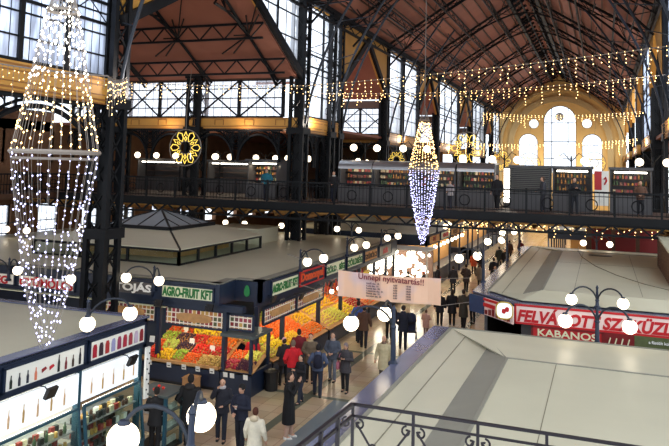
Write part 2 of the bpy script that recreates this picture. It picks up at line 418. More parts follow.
    if bag == 'shoulder':
        bm = MB(); bm.lathe([(.10*k,-.14*k),(.13*k,-.10*k),(.12*k,.10*k),(.09*k,.12*k)], V(S((.29,-.02,.92))), 10, .55, 1.1)
        b = bm.build('shoulder_bag', cloth(bagc), root, smooth=True, local=True)
        st = MB(); st.tube([V(S((.29,-.02,1.03))), V(S((.23,-.02,1.25))), V(S((.16,-.01,1.49))), V(S((.20,.12,1.3))), V(S((.29,.05,1.03)))], .010*k, 6)
        st.build('strap', cloth(bagc), b, smooth=True, local=True)
    return root
def held(name, label, cat, x, y, face, h, local, size, m):      # something a person holds: a thing of its own
    a = math.radians(face); k = h/1.75; lx, ly, lz = (c*k for c in local)
    px = x+lx*math.cos(a)-ly*math.sin(a); py = y+lx*math.sin(a)+ly*math.cos(a)
    o = thing(name, label, cat, (px, py, lz-size[2]/2), a)
    w, d, hh = size
    MB().box((-w/2,-d/2,0),(w/2,d/2,hh)).build('casing', m, o, local=True)
    MB().box((-w/2+.006,-d/2-.003,.008),(w/2-.006,-d/2,hh-.008)).build('screen', 'black_ink', o, local=True)

NAVY=(28,32,48); BLK=(24,23,26); GRY=(84,88,98)
# facing: 0 looks along the aisle away from the camera (+Y), 180 looks towards the camera
person(-11.05,16.35,20,'person in short black coat with short dark hair, back turned, beside the sweets showcase',1.68,(22,21,24),.74,BLK,hair=(30,22,18),arms='hold')
person(-10.45,17.05,10,'tall person in long black hooded coat, back turned, below the globe lamp',1.90,(20,19,22),.55,BLK,hair=(26,20,18),hood=(34,30,30),arms='pocket')
person(-9.86,17.75,200,'person in dark jacket over a light grey top, left of the person in the beanie',1.70,(36,36,46),.80,(30,34,48),hair=(30,24,22),arms='hold',arms2='camera',scarf=(186,180,182))
person(-9.02,17.31,175,'person in navy zip jacket and black beanie holding a cup, facing the camera',1.76,(28,32,50),.84,(22,24,36),hair=(34,26,20),hat=(22,20,22),arms='phone',arms2='hold')
person(-8.10,16.30,5,'person in cream hooded jacket with brown curly hair, back turned, at the bottom edge',1.58,(232,222,200),.72,(60,54,50),hair=(86,44,28),hood=(214,196,166),arms='down')
person(-8.27,18.73,-75,'person in long black puffer coat and white trainers taking a photo',1.78,(20,19,22),.40,(196,160,140),shoes=(226,222,216),hair=(56,40,30),arms='camera',step=.10)
person(-10.40,23.0,60,'person in dark coat with pink knitted hat at the fruit stall',1.62,(38,30,34),.75,BLK,hair=(60,40,30),hat=(232,176,186),arms='hold')
person(-9.82,22.45,40,'person in bright red jacket with grey hair at the fruit stall',1.72,(204,26,38),.84,(48,48,56),hair=(120,100,84),arms='pocket')
person(-10.32,24.1,30,'person in maroon jacket and black cap beside the orange heap',1.70,(120,30,40),.84,(40,36,44),hair=(28,22,20),hat=(26,22,24),arms='hold')
person(-9.72,23.75,200,'person in olive brown coat with beige scarf turned towards the camera',1.68,(108,92,74),.70,(44,40,40),hair=(54,36,28),scarf=(196,172,136),arms='hold')
person(-9.12,21.55,150,'teenager in black jacket and dark jeans bending over in front of the red jacket',1.52,(26,26,32),.80,(36,42,58),hair=(40,30,24),arms='phone',step=.3)
person(-8.9,22.45,20,'person in blue grey jacket walking with a dark navy backpack',1.68,(74,84,110),.86,(36,40,56),hair=(26,22,22),hat=(26,26,32),arms='pocket',bag='backpack',bagc=(26,28,48),step=.36)
person(-9.04,24.21,185,'person in grey blue jacket and light jeans with hands together',1.70,(78,84,98),.80,(110,116,128),hair=(70,58,50),scarf=(170,150,140),arms='hold')
person(-8.2,23.24,180,'person in charcoal parka and grey bobble hat looking at a phone',1.64,(66,62,66),.70,BLK,hair=(90,60,48),hairlen=.06,hat=(138,122,122),arms='phone',bag='shoulder',bagc=(206,120,138))
person(-7.25,24.6,180,'bald person in beige trench coat beside the roof ledge',1.70,(196,182,146),.55,(90,84,76),hair=None,scarf=(120,96,80),arms='down')
person(-10.05,30.0,-20,'person in bright blue jacket left of the banner post',1.76,(50,84,158),.84,NAVY,hair=(50,34,26),arms='pocket')
person(-9.52,29.2,10,'person in brown coat below the middle of the banner',1.74,(90,62,48),.72,(34,32,40),hair=(44,30,24),arms='down')
person(-9.0,31.3,15,'person in black coat right of the blue jacket',1.70,BLK,.70,BLK,hair=(32,26,24),arms='pocket')
person(-7.93,29.7,20,'tall person in dark navy coat below the banner with hands in pockets',1.82,(30,34,50),.72,(26,28,40),hair=(44,34,28),arms='pocket')
person(-7.55,32.3,0,'person in pale pink coat sitting low beside the pushchair',1.22,(206,158,140),.60,(120,90,80),hair=(90,60,44),arms='hold')
person(-7.5,35.0,5,'person in black coat passing the right end of the banner',1.66,(26,26,32),.66,BLK,hair=(34,26,22),arms='down',fine=False)
person(-6.95,35.3,5,'person in long dark coat walking away right of the banner',1.72,(28,26,30),.58,(22,22,26),hair=(40,28,22),hairlen=.12,arms='down',fine=False)
person(-6.32,34.9,-20,'person in olive overcoat standing with a companion near the red sign',1.84,(66,62,54),.50,(26,26,30),hair=(52,36,28),arms='hold',fine=False)
person(-6.1,36.3,170,'person in dark blue jacket facing the olive overcoat',1.66,(34,40,62),.80,(24,26,34),hair=(46,32,26),arms='hold',fine=False)
person(-8.70,44.4,10,'person in slim dark coat far down the aisle beside the bright stall',1.66,(34,32,38),.66,(24,24,28),hair=(34,26,22),arms='down',fine=False)
person(-8.05,45.3,-10,'person in dark brown coat in the middle of the far aisle',1.70,(56,44,42),.62,(26,24,26),hair=(44,30,24),arms='pocket',fine=False)
person(-7.4,46.6,0,'person in grey beige parka right in the far aisle',1.62,(124,112,98),.64,(50,46,46),hair=(60,44,34),arms='down',fine=False)
person(-9.5,43.6,90,'person in black jacket with red shopping bag by the lit display',1.72,(26,24,28),.78,(26,26,32),hair=(34,26,22),arms='down',bag='shoulder',bagc=(190,30,36),fine=False)
person(-10.6,40.6,30,'person in black coat in front of the bright ornament stall',1.66,(22,20,24),.70,BLK,hair=(28,22,20),arms='hold',fine=False)
person(-11.0,37.9,20,'person in dark coat directly above the banner at the ornament stall',1.68,(34,24,24),.66,BLK,hair=(26,20,18),arms='hold',fine=False)
person(-9.9,41.6,70,'person with reddish hair and black coat above the right half of the banner',1.60,(28,24,28),.66,BLK,hair=(140,50,36),arms='hold',fine=False)
person(-8.9,53.2,5,'person in reddish orange coat under the far lamps',1.62,(180,74,40),.62,(40,30,30),hair=(50,34,28),arms='down',fine=False)
person(-8.2,52.0,-30,'person in black padded jacket next to the reddish orange coat',1.72,(24,22,26),.70,BLK,hair=(34,26,24),arms='pocket',fine=False)
person(-7.6,57.3,0,'person in dark green coat beneath the second roof lamp',1.70,(42,52,46),.64,BLK,hair=(44,32,26),arms='down',fine=False)
person(-7.0,56.0,180,'person in black coat coming towards the camera beneath the second roof lamp',1.70,(24,24,28),.66,BLK,hair=(34,26,24),arms='down',fine=False)
person(-7.5,63,0,'person in brown coat close to the far lit passage, left of a pair',1.70,(80,54,40),.64,BLK,hair=(44,32,26),arms='down',fine=False)
person(-6.7,64.5,20,'person in dark red coat close to the far lit passage, right of a pair',1.64,(110,34,34),.64,BLK,hair=(44,32,26),arms='down',fine=False)
person(-6.3,45.6,190,'person in black coat under the bridge with grey scarf',1.70,(24,24,28),.64,BLK,hair=(44,32,26),scarf=(150,150,150),arms='down',fine=False)
person(-6.9,49.3,0,'person in dark padded jacket just beyond the first roof lamp',1.74,(32,32,42),.80,(36,38,50),hair=(44,32,26),arms='down',fine=False)
person(-3.3,44.6,10,'person in black coat past the far edge of the far cream roof, leftmost of three',1.72,(26,25,28),.64,BLK,hair=(44,32,26),arms='down',fine=False)
person(-2.3,45.2,0,'person in dark blue parka past the far edge of the far cream roof, middle of three',1.74,(34,40,60),.64,BLK,hair=(54,40,30),arms='pocket',fine=False)
person(-1.5,44.8,170,'person in dark maroon coat past the far edge of the far cream roof, rightmost of three',1.68,(84,32,36),.64,BLK,hair=(44,32,26),arms='down',fine=False)
# sellers
person(-11.5,22.78,180,'seller in red pullover behind the corner fruit counter',1.66,(190,28,40),.92,(40,36,40),hair=(52,34,26),arms='hold')
# on the bridge
GZ = 5.75
person(-13.1,34.6,180,'person in black jacket with pale shirt leaning near the rounded kiosk on the bridge',1.64,(30,28,32),.84,NAVY,hair=(40,28,22),arms='hold',z=GZ,scarf=(190,186,180),fine=False)
person(-16.9,34.4,190,'person in teal jacket on the bridge left of the iron column',1.68,(34,110,130),.84,NAVY,hair=(40,28,22),arms='pocket',z=GZ,fine=False)
person(-4.75,34.9,160,'person in black coat on the bridge beside the white light between the kiosks',1.70,(26,24,28),.70,BLK,hair=(34,26,22),arms='down',z=GZ,fine=False)
person(-6.95,34.5,150,'person in pale grey top sitting low on the bridge',1.35,(176,170,170),.80,(50,50,60),hair=(60,40,30),arms='hold',z=GZ,fine=False)
person(-2.6,34.7,100,'person in dark grey fleece on the bridge by the closed shutter',1.66,(60,60,66),.82,(40,40,48),hair=(70,50,40),arms='hold',z=GZ,fine=False)
person(-1.2,34.4,200,'person in black hoodie on the bridge in front of the lit drinks kiosk',1.66,(28,28,32),.82,(30,32,40),hair=(36,28,24),arms='phone',z=GZ,fine=False)
person(1.6,34.6,180,'person in brown jacket on the bridge at the right-hand souvenir kiosk',1.60,(96,66,50),.82,(30,30,36),hair=(96,66,40),arms='hold',z=GZ,fine=False)
held('mobile_phone','dark phone held by the person in the charcoal parka','phone',-8.2,23.24,180,1.64,(0,.36,1.27),(.075,.01,.15),'black_ink')
held('compact_camera','small black camera held up by the person in the long puffer coat','camera',-8.27,18.73,-75,1.76,(0,.34,1.55),(.13,.03,.08),'black_ink')
cup = thing('paper_cup','white paper cup held by the person in the black beanie','cup',(-9.02,16.99,1.20))
MB().lathe([(.028,0),(.03,.01),(.036,.10),(.034,.10)],(0,0,0),10).build('cup','card',cup,local=True); MB().lathe([(.038,.10),(.038,.108),(.03,.115)],(0,0,0),10).build('lid','bin',cup,local=True)
# pushchair beside the sitting person
pc = thing('pushchair','dark blue folding pushchair beside the person in pale pink','pushchair',(-7.95,31.2,0),math.radians(20))
mb = MB(); mb.tube([(-.22,-.35,.08),(-.22,.1,.55),(-.22,.45,.98),(.22,.45,.98),(.22,.1,.55),(.22,-.35,.08)],.016,6); mb.tube([(-.22,.35,.08),(-.22,-.05,.6)],.014,6); mb.tube([(.22,.35,.08),(.22,-.05,.6)],.014,6)
mb.build('frame','steel',pc,True,local=True)
mb = MB(); mb.slab([(-.2,-.3,.42),(.2,-.3,.42),(.2,.05,.40),(-.2,.05,.40)],(0,0,.05)); mb.slab([(-.2,.05,.40),(.2,.05,.40),(.2,.25,.85),(-.2,.25,.85)],(0,.04,0)); mb.build('seat',cloth((30,34,60)),pc,local=True)
mb = MB(); mb.tube([(0,.3,.95),(0,.05,1.02),(0,-.15,.92)],[.2,.22,.2],10); mb.build('canopy',cloth((36,40,72)),pc,True,local=True)
for sx in (-.24,.24):
    for sy in (-.35,.35): MB().tube([(sx-.02,sy,.09),(sx+.02,sy,.09)],.09,12).build('wheel','bin',pc,local=True)
# ------------------------------------------------------------------ the hall: floor, walls, ceiling, windows
XL, XR, XC = -15.8, 3.2, -6.3
EAVE, RIDGE = 17.2, 23.2
struct(MB().box((-34,-2,-.2),(24,120,0)), 'floor', 'floor')
OPEN = [(20.0,36.0,16.7,12.5),(42.2,52.7,16.7,13.0),(62.6,71.0,16.7,13.2),(82,91,16.7,13.2),(102,109.5,16.7,13.2)]   # gable-headed openings to the transverse aisles
WINS = [(8,19.5),(36.4,42.1),(52.8,62.4),(71.2,81.8),(91.2,101.8),(109.7,117.6)]
wn = [0]
def side_wall(X, name, s):
    t = .3
    mb = MB()
    for a, b in WINS:
        mb.box((X-t/2,a,9.5),(X+t/2,b,10.4)); mb.box((X-t/2,a,16.9),(X+t/2,b,EAVE+.2))
    for a, b, rz, ez in OPEN:                                       # spandrels over each gable-headed opening
        m = (a+b)/2
        mb.slab([(X-t/2,a,ez),(X-t/2,m,rz),(X-t/2,m,EAVE+.2),(X-t/2,a,EAVE+.2)],(t,0,0))
        if (a,s) == (20.0,1):          # this spandrel is glazed towards the column
            q = 30.7; zq = rz+(ez-rz)*(q-m)/(b-m)
            mb.slab([(X-t/2,m,rz),(X-t/2,q,zq),(X-t/2,q,EAVE+.2),(X-t/2,m,EAVE+.2)],(t,0,0))
            wn[0] += 1; g = MB(); g.quad((X,q,zq),(X,b-.5,ez+.25),(X,b-.5,EAVE),(X,q,EAVE)); w_ = struct(g,'window_%d' % wn[0],'pane_clear'); f = MB()
            for y in (q,31.7,32.8,33.9,35.0): f.bar((X,y,rz+(ez-rz)*(y-m)/(b-m)),(X,y,EAVE),.035 if y != 32.8 else .12)
            for z in (14.6,15.9): f.bar((X,max(q,m+(z-rz)/(ez-rz)*(b-m)),z),(X,b-.5,z),.07)
            f.build('glazing_bars','iron',w_)
        else: mb.slab([(X-t/2,m,rz),(X-t/2,b,ez),(X-t/2,b,EAVE+.2),(X-t/2,m,EAVE+.2)],(t,0,0))
    w = struct(mb, name, 'ochre')
    tr = MB()
    for a, b in WINS:
        for z in (9.5, 9.62, 10.28): tr.box((X-.2,a,z),(X+.2,b,z+.05))
        n = max(2, int((b-a)/2.4))
        for i in range(n):
            y0 = a+(b-a)*(i+.06)/n; y1 = a+(b-a)*(i+.94)/n
            for z in (9.8, 10.12): tr.box((X+s*.15,y0,z),(X+s*.19,y1,z+.03))
    struct(tr, 'trim_1' if s > 0 else 'trim_2', 'ochre_trim')
    return w
side_wall(XL, 'wall_left', 1); side_wall(XR, 'wall_right', -1)
def window(x0, y0, x1, y1, z0, z1, nmain, rows, nthin, panemat='pane_clear', brace=False, heavy=None):
    wn[0] += 1
    a = V((x0,y0,0)); b = V((x1,y1,0)); up = V((0,0,1))
    P_ = lambda t, z: a.lerp(b, t)+up*z
    g = MB(); g.quad(P_(0,z0),P_(1,z0),P_(1,z1),P_(0,z1)); w = struct(g, 'window_%d' % wn[0], panemat)
    f = MB()
    for i in range(nmain+1): f.bar(P_(i/nmain,z0),P_(i/nmain,z1),.17)
    for z in (z0, z1): f.bar(P_(0,z),P_(1,z),.12)
    f.build('window_frame','iron',w)
    t = MB()
    for r in rows: t.bar(P_(0,r),P_(1,r),.055)
    for i in range(nmain*nthin):
        if i % nthin: t.bar(P_(i/(nmain*nthin),z0),P_(i/(nmain*nthin),z1),.022)
    t.build('glazing_bars','iron',w)
    if brace:
        k = MB()
        for i in range(nmain):
            k.bar(P_(i/nmain,z0),P_((i+1)/nmain,z1),.08); k.bar(P_(i/nmain,z1),P_((i+1)/nmain,z0),.08)
        k.build('cross_brace','iron',w)
    if heavy:
        k = MB(); k.lattice(P_(0,heavy),P_(1,heavy),(0,0,.7),nmain*2,.10,.035); k.build('lattice_beam','iron',w)
    return w
def rows_(a, b, n): return [a+(b-a)*i/n for i in range(1, n)]
window(XL,8,XL,19.5,10.45,16.9,6,rows_(10.45,16.9,9),5,'pane',heavy=12.25)
for a, b in WINS[1:]:
    n = max(2, round((b-a)/4.2)*1)
    window(XL,a,XL,b,10.45,16.9,n,rows_(10.45,16.9,5),3,heavy=13.4)
for a, b in WINS[1:3]: window(XR,a,XR,b,10.45,16.9,2,rows_(10.45,16.9,5),4,'pane',heavy=13.4)
# nave ceiling
c = MB()
for x0, z0, x1, z1 in ((XL-.3,EAVE,XC,RIDGE),(XC,RIDGE,XR+.3,EAVE)):
    c.slab([(x0,4,z0),(x1,4,z1),(x1,118,z1),(x0,118,z0)],(0,0,.15))
struct(c,'ceiling','ceil')
k = MB()
for a, b, rz, ez in OPEN:
    m = (a+b)/2
    for y0, z0, y1, z1 in ((a,ez,m,rz),(m,rz,b,ez)):
        xo = -33 if a == 20.0 else -21.8
        k.slab([(xo,y0,z0),(XL-.15,y0,z0),(XL-.15,y1,z1),(xo,y1,z1)],(0,0,.12))
struct(k,'ceiling_transverse_aisles','ceil')
zk = MB()
for v4 in range(0, len(k.v), 8): zk.slab([V(p)+V((0,0,.16)) for p in k.v[v4:v4+4]],(0,0,.05))
struct(zk,'ceiling_outer_sheet','zinc')
# wooden boards of the ceiling: thin battens
bt = MB()
for i in range(1, 12):
    t = i/12
    for s in (0, 1):
        x = XL+(XC-XL)*t if s == 0 else XR+(XC-XR)*t
        z = EAVE+(RIDGE-EAVE)*t-.05
        bt.bar((x,4,z),(x,118,z),.08,.10)
struct(bt,'ceiling_battens','dark_wood')
# ridge lantern with dark louvres
b = MB()
for y in range(6, 117, 2):
    for s in (-1, 1): b.bar((XC+s*1.0,y,RIDGE-.75),(XC+s*.2,y,RIDGE-.2),.10,.3)
for s in (-1, 1):
    b.bar((XC+s*1.15,4,RIDGE-.9),(XC+s*1.15,118,RIDGE-.9),.3,.35); b.bar((XC+s*.4,4,RIDGE-.5),(XC+s*.4,118,RIDGE-.5),.12,.2)
ob = single(b,'ridge_louvre','iron','long dark slatted louvre running along the top of the hall ceiling','roof louvre')
# transept side walls with braced windows (they face the camera)
def cross_wall(Y, X0, X1, cols, nm):
    z0, z1 = 10.35, 12.5
    st = MB(); st.box((X0,Y-.15,9.65),(X1,Y+.15,10.3))
    struct(st, nm, 'ochre')
    t = MB()
    for z in (9.65,9.78,10.25): t.box((X0,Y-.2,z),(X1,Y-.12,z+.05))
    n = int((X1-X0)/1.9)
    for i in range(n):
        xm = X0+(X1-X0)*(i+.5)/n; t.box((xm-.3,Y-.19,9.88),(xm-.27,Y-.15,10.2)); t.box((xm+.27,Y-.19,9.88),(xm+.3,Y-.15,10.2)); t.box((xm-.3,Y-.19,10.17),(xm+.3,Y-.15,10.2))
    struct(t, nm.replace('wall','trim'), 'ochre_trim')
    h = MB(); h.box((X0,Y-.15,12.5),(X1,Y+.15,13.1)); struct(h, nm.replace('wall','trim')+'_upper', 'dark_wood')
    for a, b_ in zip(cols[:-1], cols[1:]):
        window(a,Y,b_,Y,z0,z1,2,[10.9,11.45,12.0],5,'pane_clear',brace=True)
cross_wall(36.0,-31.5,-15.9,[-31.5,-27.6,-22.4,-16.8],'wall_transept_far')
cross_wall(54.9,-21.3,-15.9,[-21.2,-16.0],'wall_second_aisle')
cross_wall(71.5,-21.3,-15.9,[-21.2,-16.2],'wall_third_aisle')
cross_wall(91.5,-21.3,-15.9,[-21.2,-16.2],'wall_fourth_aisle')
# outer walls of the side aisle
ow = MB(); ow.box((-33.4,4,0),(-33,118,2.6)); ow.box((-33.4,4,4.9),(-33,118,7.4)); ow.box((-33.4,4,9.4),(-33,118,10.0))
ys = [6+4*i for i in range(29)]
for y in ys:
    ow.box((-33.4,y-1.1,2.6),(-33,y+1.1,4.9)); ow.box((-33.4,y-2.1,7.4),(-33,y+2.1,9.4))
struct(ow,'wall_outer_left','outer')
for y in ys[2:12]:
    for z0, z1 in ((2.6,4.9),): window(-33.2,y+1.1,-33.2,y+2.9,z0,z1,1,[z0+.6,z0+1.2],4,'pane_clear')
struct(MB().box((-33.4,74,0),(-15.8,74.3,10)),'wall_aisle_end','outer')
tw = MB(); tw.box((-33.3,20,9.4),(-33,36,10.6)); tw.slab([(-33.15,20,12.4),(-33.15,36,12.4),(-33.15,28,16.7)],(.15,0,0)); struct(tw,'wall_transept_outer','outer')
window(-33.1,20,-33.1,36,10.6,12.4,5,[11.5],5,'pane_clear')
ro = MB(); ro.box((-33.4,36.3,9.9),(-16,74,10.05)); ro.box((-33.4,4,9.9),(-16,20,10.05)); struct(ro,'ceiling_side_aisle','ceil')
struct(MB().box((16,30,0),(16.3,118,10)),'wall_outer_right','outer')
struct(MB().box((3.4,45,10.0),(16.3,118,10.2)),'ceiling_side_aisle_right','ceil')

# end wall: ochre plaster with real openings, built as a filled outline with holes
def outline_wall(name, m, outer, holes, Y, depth, kind='structure', parent=None):
    cu = bpy.data.curves.new('w','CURVE'); cu.dimensions = '2D'; cu.fill_mode = 'BOTH'; cu.extrude = depth/2
    for loop in [outer]+holes:
        sp = cu.splines.new('POLY'); sp.points.add(len(loop)-1); sp.use_cyclic_u = True
        for p, (x, z) in zip(sp.points, loop): p.co = (x, z, 0, 1)
    o = bpy.data.objects.new('w', cu); COL.objects.link(o); bpy.context.view_layer.update()
    me = bpy.data.meshes.new_from_object(o); vs = [(v.co.x, Y+v.co.z, v.co.y) for v in me.vertices]; fs = [tuple(p.vertices)[::-1] for p in me.polygons]
    bpy.data.objects.remove(o); bpy.data.meshes.remove(me)
    mb = MB(); mb.add(vs, fs)
    return struct(mb, name, m) if parent is None else mb.build(name, m, parent)
def archloop(x0, x1, z0, zt, n=14):
    r = (x1-x0)/2; cx = (x0+x1)/2; zs = zt-r
    return [(x0,z0),(x1,z0)]+[(cx+r*math.cos(PI*i/n), zs+r*math.sin(PI*i/n)) for i in range(n+1)]
def circ(cx, cz, r, n=20): return [(cx+r*math.cos(2*PI*i/n), cz+r*math.sin(2*PI*i/n)) for i in range(n)]
h_c = archloop(-8.75,-3.8,7.6,18.35); h_l = archloop(-12.65,-9.65,7.6,13.85); h_r = archloop(-2.95,.05,7.6,13.85)
h_rl = circ(-10.3,15.45,.78); h_rr = circ(-2.2,15.5,.78)
outline_wall('wall_end','plaster',[(XL-.3,0),(XR+.3,0),(XR+.3,EAVE),(XC,RIDGE+.2),(XL-.3,EAVE)],[h_c,h_l,h_r,h_rl,h_rr],118,.5)
def arch_band(r0, r1, zs, Y, n=36):
    mb = MB()
    for i in range(n):
        a, b_ = PI*i/n, PI*(i+1)/n
        q = [(XC+r*math.cos(t),Y,zs+r*math.sin(t)) for r, t in ((r0,a),(r1,a),(r1,b_),(r0,b_))]
        mb.slab(q,(0,.3,0))
    for s in (-1,1): mb.box((min(XC+s*r0,XC+s*r1),Y,0),(max(XC+s*r0,XC+s*r1),Y+.3,zs))
    return mb
struct(arch_band(7.1,8.0,11.9,117.45),'trim_3','plaster_light')
struct(arch_band(8.9,9.25,11.9,117.3),'trim_4','plaster_light')
wi = [0]
for x0, x1, zt, rws in ((-8.75,-3.8,18.35,(9.9,12.6,15.6)),(-12.65,-9.65,13.85,(9.9,12.0)),(-2.95,.05,13.85,(9.9,12.0))):
    wn[0] += 1
    L = archloop(x0,x1,7.6,zt); g = MB(); g.add([(x,118,z) for x, z in L],[tuple(range(len(L)))]); w = struct(g,'window_%d' % wn[0],'pane_clear')
    f = MB(); f.tube([(x,117.85,z) for x, z in L],.09,5,closed=True)
    for z in rws: f.bar((x0,117.85,z),(x1,117.85,z),.12)
    r = (x1-x0)/2
    for i in ((-.5,.5) if x1-x0 > 4 else ()): f.bar(((x0+x1)/2+i*r,117.85,7.6),((x0+x1)/2+i*r,117.85,zt-r*.15),.12)
    f.build('window_frame','iron_grey',w)
for cx, cz in ((-10.3,15.45),(-2.2,15.5)):
    wn[0] += 1
    L = circ(cx,cz,.78); g = MB(); g.add([(x,118,z) for x, z in L],[tuple(range(len(L)))]); w = struct(g,'window_%d' % wn[0],'pane_clear')
    f = MB(); f.tube([(x,117.85,z) for x, z in L],.07,5,closed=True); f.build('window_frame','iron_grey',w)
ck = thing('wall_clock','round dark-rimmed clock hung in the tall arched end window','clock',(XC,117.5,15.9))
def disc(y, r0, y1): return MB().add([(r0*math.cos(2*PI*i/24), y, .65+r0*math.sin(2*PI*i/24)) for i in range(24)]+[(r0*math.cos(2*PI*i/24), y1, .65+r0*math.sin(2*PI*i/24)) for i in range(24)],
    [tuple(range(24)), tuple(range(24,48))[::-1]]+[(i,(i+1)%24,(i+1)%24+24,i+24) for i in range(24)])
disc(0,.65,.15).build('casing','iron_grey',ck,local=True); disc(-.03,.5,0).build('dial','card',ck,local=True)
hm = MB(); hm.bar((0,-.06,.65),(.0,-.06,1.02),.05); hm.bar((0,-.06,.65),(.24,-.06,.55),.06); hm.build('hands','black_ink',ck,local=True)

# ------------------------------------------------------------------ ironwork
def column(x, y, zt, label, w=.9, z0=0, group=None):
    o = thing('iron_column', label, 'column', (x,y,z0), 0, group)
    m = MB(); h = w/2
    for sx in (-h,h):
        for sy in (-h,h): m.box((sx-.09,sy-.09,0),(sx+.09,sy+.09,zt-z0))
    m.box((-.17,-.17,0),(.17,.17,zt-z0))
    m.build('shaft','iron',o,local=True)
    l = MB(); n = int((zt-z0)/.95)
    for i in range(n):
        a, b_ = (zt-z0)*i/n, (zt-z0)*(i+1)/n
        for s in (-h,h):
            l.bar((-h,s,a),(h,s,b_),.07,.03); l.bar((h,s,a),(-h,s,b_),.07,.03); l.bar((s,-h,a),(s,h,b_),.03,.07); l.bar((s,h,a),(s,-h,b_),.03,.07)
    l.build('lacing','iron',o,local=True)
    c_ = MB()
    for zz in (0,5.0-z0 if z0 < 5 else 0,9.4-z0,zt-z0-.4): c_.box((-h-.16,-h-.16,zz),(h+.16,h+.16,zz+.35))
    c_.build('collar','iron',o,local=True)
    return o
def brace(o, s=1):
    # curved brace rising from the column to the roof rafter
    m = MB(); P0 = V((s*.4,0,10.0)); P1 = V((s*1.0,0,14.5)); P2 = V((s*4.6,0,19.2))
    pts = [P0.lerp(P1,t).lerp(P1.lerp(P2,t),t) for t in [i/12 for i in range(13)]]
    m.tube(pts,.07,6)
    m.bar((s*.4,0,16.6),pts[9],.05); m.bar((s*.4,0,14.2),pts[6],.045)
    m.bar((s*.4,0,12.4),pts[3],.045)
    return m.build('curved_brace','iron_grey',o,local=True)
LC = [(19.9,'massive laced iron column at the left, rising behind the egg shop sign'),(36.2,'massive iron column at the far corner of the big side opening'),
      (40.4,'iron column between the two tall window bays just past the big opening'),(42.2,'slim iron column left of the second brown gable'),(52.7,'iron column right of the second brown gable'),(57.2,'iron column in the middle of the third window bay'),
      (62.5,'iron column left of the third brown gable'),(71.1,'iron column right of the third brown gable'),(81.9,'iron column at the fourth brown gable'),(91.1,'iron column past the fourth brown gable'),(101.9,'iron column at the fifth brown gable'),(109.6,'last left iron column before the ochre end wall')]
for y, lb in LC:
    o = column(XL-.1, y, 17.2, lb, .72 if y < 41 else .5); brace(o)
RC = [(27.5,'nearest right-hand iron column with streaks of daylight'),(36.2,'right-hand iron column behind the lit wooden kiosk'),(40.5,'right-hand iron column where the light strings end'),(52.3,'dark right-hand iron column beside the end arch'),(62.5,'slim right-hand iron column nearer the end arch'),(76,'far right-hand iron column partly hidden by nearer ones'),(96,'farthest right-hand iron column')]
for y, lb in RC:
    o = column(XR+.3, y, 17.2, lb, .8 if y < 41 else .55); brace(o,-1)
for x, lb in ((-22.4,'iron column in the middle of the braced windows behind the snowflake'),(-27.8,'iron column at the left of the braced windows, beside the leaning big column')):
    column(x, 36.0, 13.0, lb, .8)
for x, lb in ((-21.4,'dim iron column behind the gallery left of the second gable'),): column(x, 54.9, 12.4, lb, .7)

def truss(name_label, Y, first=None, group=None):
    if first: return dup(first, (0,Y,0), label=name_label)
    o = thing('roof_truss', name_label, 'roof truss', (0,Y,0))
    ch = MB(); wb = MB()
    for s, X0 in ((1,XL),(-1,XR)):
        top = [V((X0+s*9.5*t,0,EAVE-.15+(RIDGE-EAVE)*t)) for t in [i/8 for i in range(9)]]
        bot = [V((X0+s*(.4+9.1*t),0,15.6+5.9*(1-(1-t)**1.7))) for t in [i/8 for i in range(9)]]
        ch.tube(top,.10,4); ch.tube(bot,.075,4); ch.tube([p+V((0,0,-.38)) for p in top],.045,4)
        for i in range(16):
            a = top[0].lerp(top[8],i/16); b_ = top[0].lerp(top[8],(i+1)/16); dz = V((0,0,-.38)); wb.bar(a+(dz if i % 2 else V()),b_+(V() if i % 2 else dz),.035)
        for i in range(0,8,2): wb.bar(top[i],bot[i+1],.05); wb.bar(bot[i+1],top[i+2],.05)
        # fans of struts spreading along the roof from nodes on the lower chord
        for node in (1,3,6):
            for sy in (-1,1):
                for t in (.45,1): wb.bar(bot[node], top[node]+V((0,sy*3.6*t,-.1)),.055)
                wb.bar(bot[node], top[min(8,node+1)]+V((0,sy*3.0,-.1)),.045)
    ch.build('chord','iron',o,local=True); wb.build('strut','iron',o,local=True)
    return o
TY = [11,19.9,28,36.2,43.6,52.3,62.5,71,81.8,91,102,110]
ords = ['nearest','second','third','fourth','fifth','sixth','seventh','eighth','ninth','tenth','second from farthest','farthest']
T0 = truss('nearest of the dark iron trusses spanning the hall under the brown ceiling',TY[0])
for i, y in enumerate(TY[1:],1): truss('%s dark iron truss spanning the hall%s' % (ords[i], ', counted away from the camera' if i < 10 else ', next to the end wall'), y, T0)
for x, lb in ((-13.4,'lattice purlin running along the hall low on the left ceiling slope'),(-10.9,'lattice purlin running along the hall midway up the left ceiling slope'),(-8.6,'lattice purlin running along the hall high on the left ceiling slope'),
              (.8,'lattice purlin running along the hall low on the right ceiling slope'),(-1.7,'lattice purlin running along the hall midway up the right ceiling slope'),(-4.0,'lattice purlin running along the hall high on the right ceiling slope')):
    z = RIDGE-(abs(x-XC)/9.5)*(RIDGE-EAVE)-.35
    m = MB(); m.lattice((x,6,z),(x,117,z),(0,0,-.55),110,.09,.035); m.bar((x,6,z-.35),(x,117,z-.35),.04)
    single(m,'lattice_purlin','iron',lb,'roof beam')
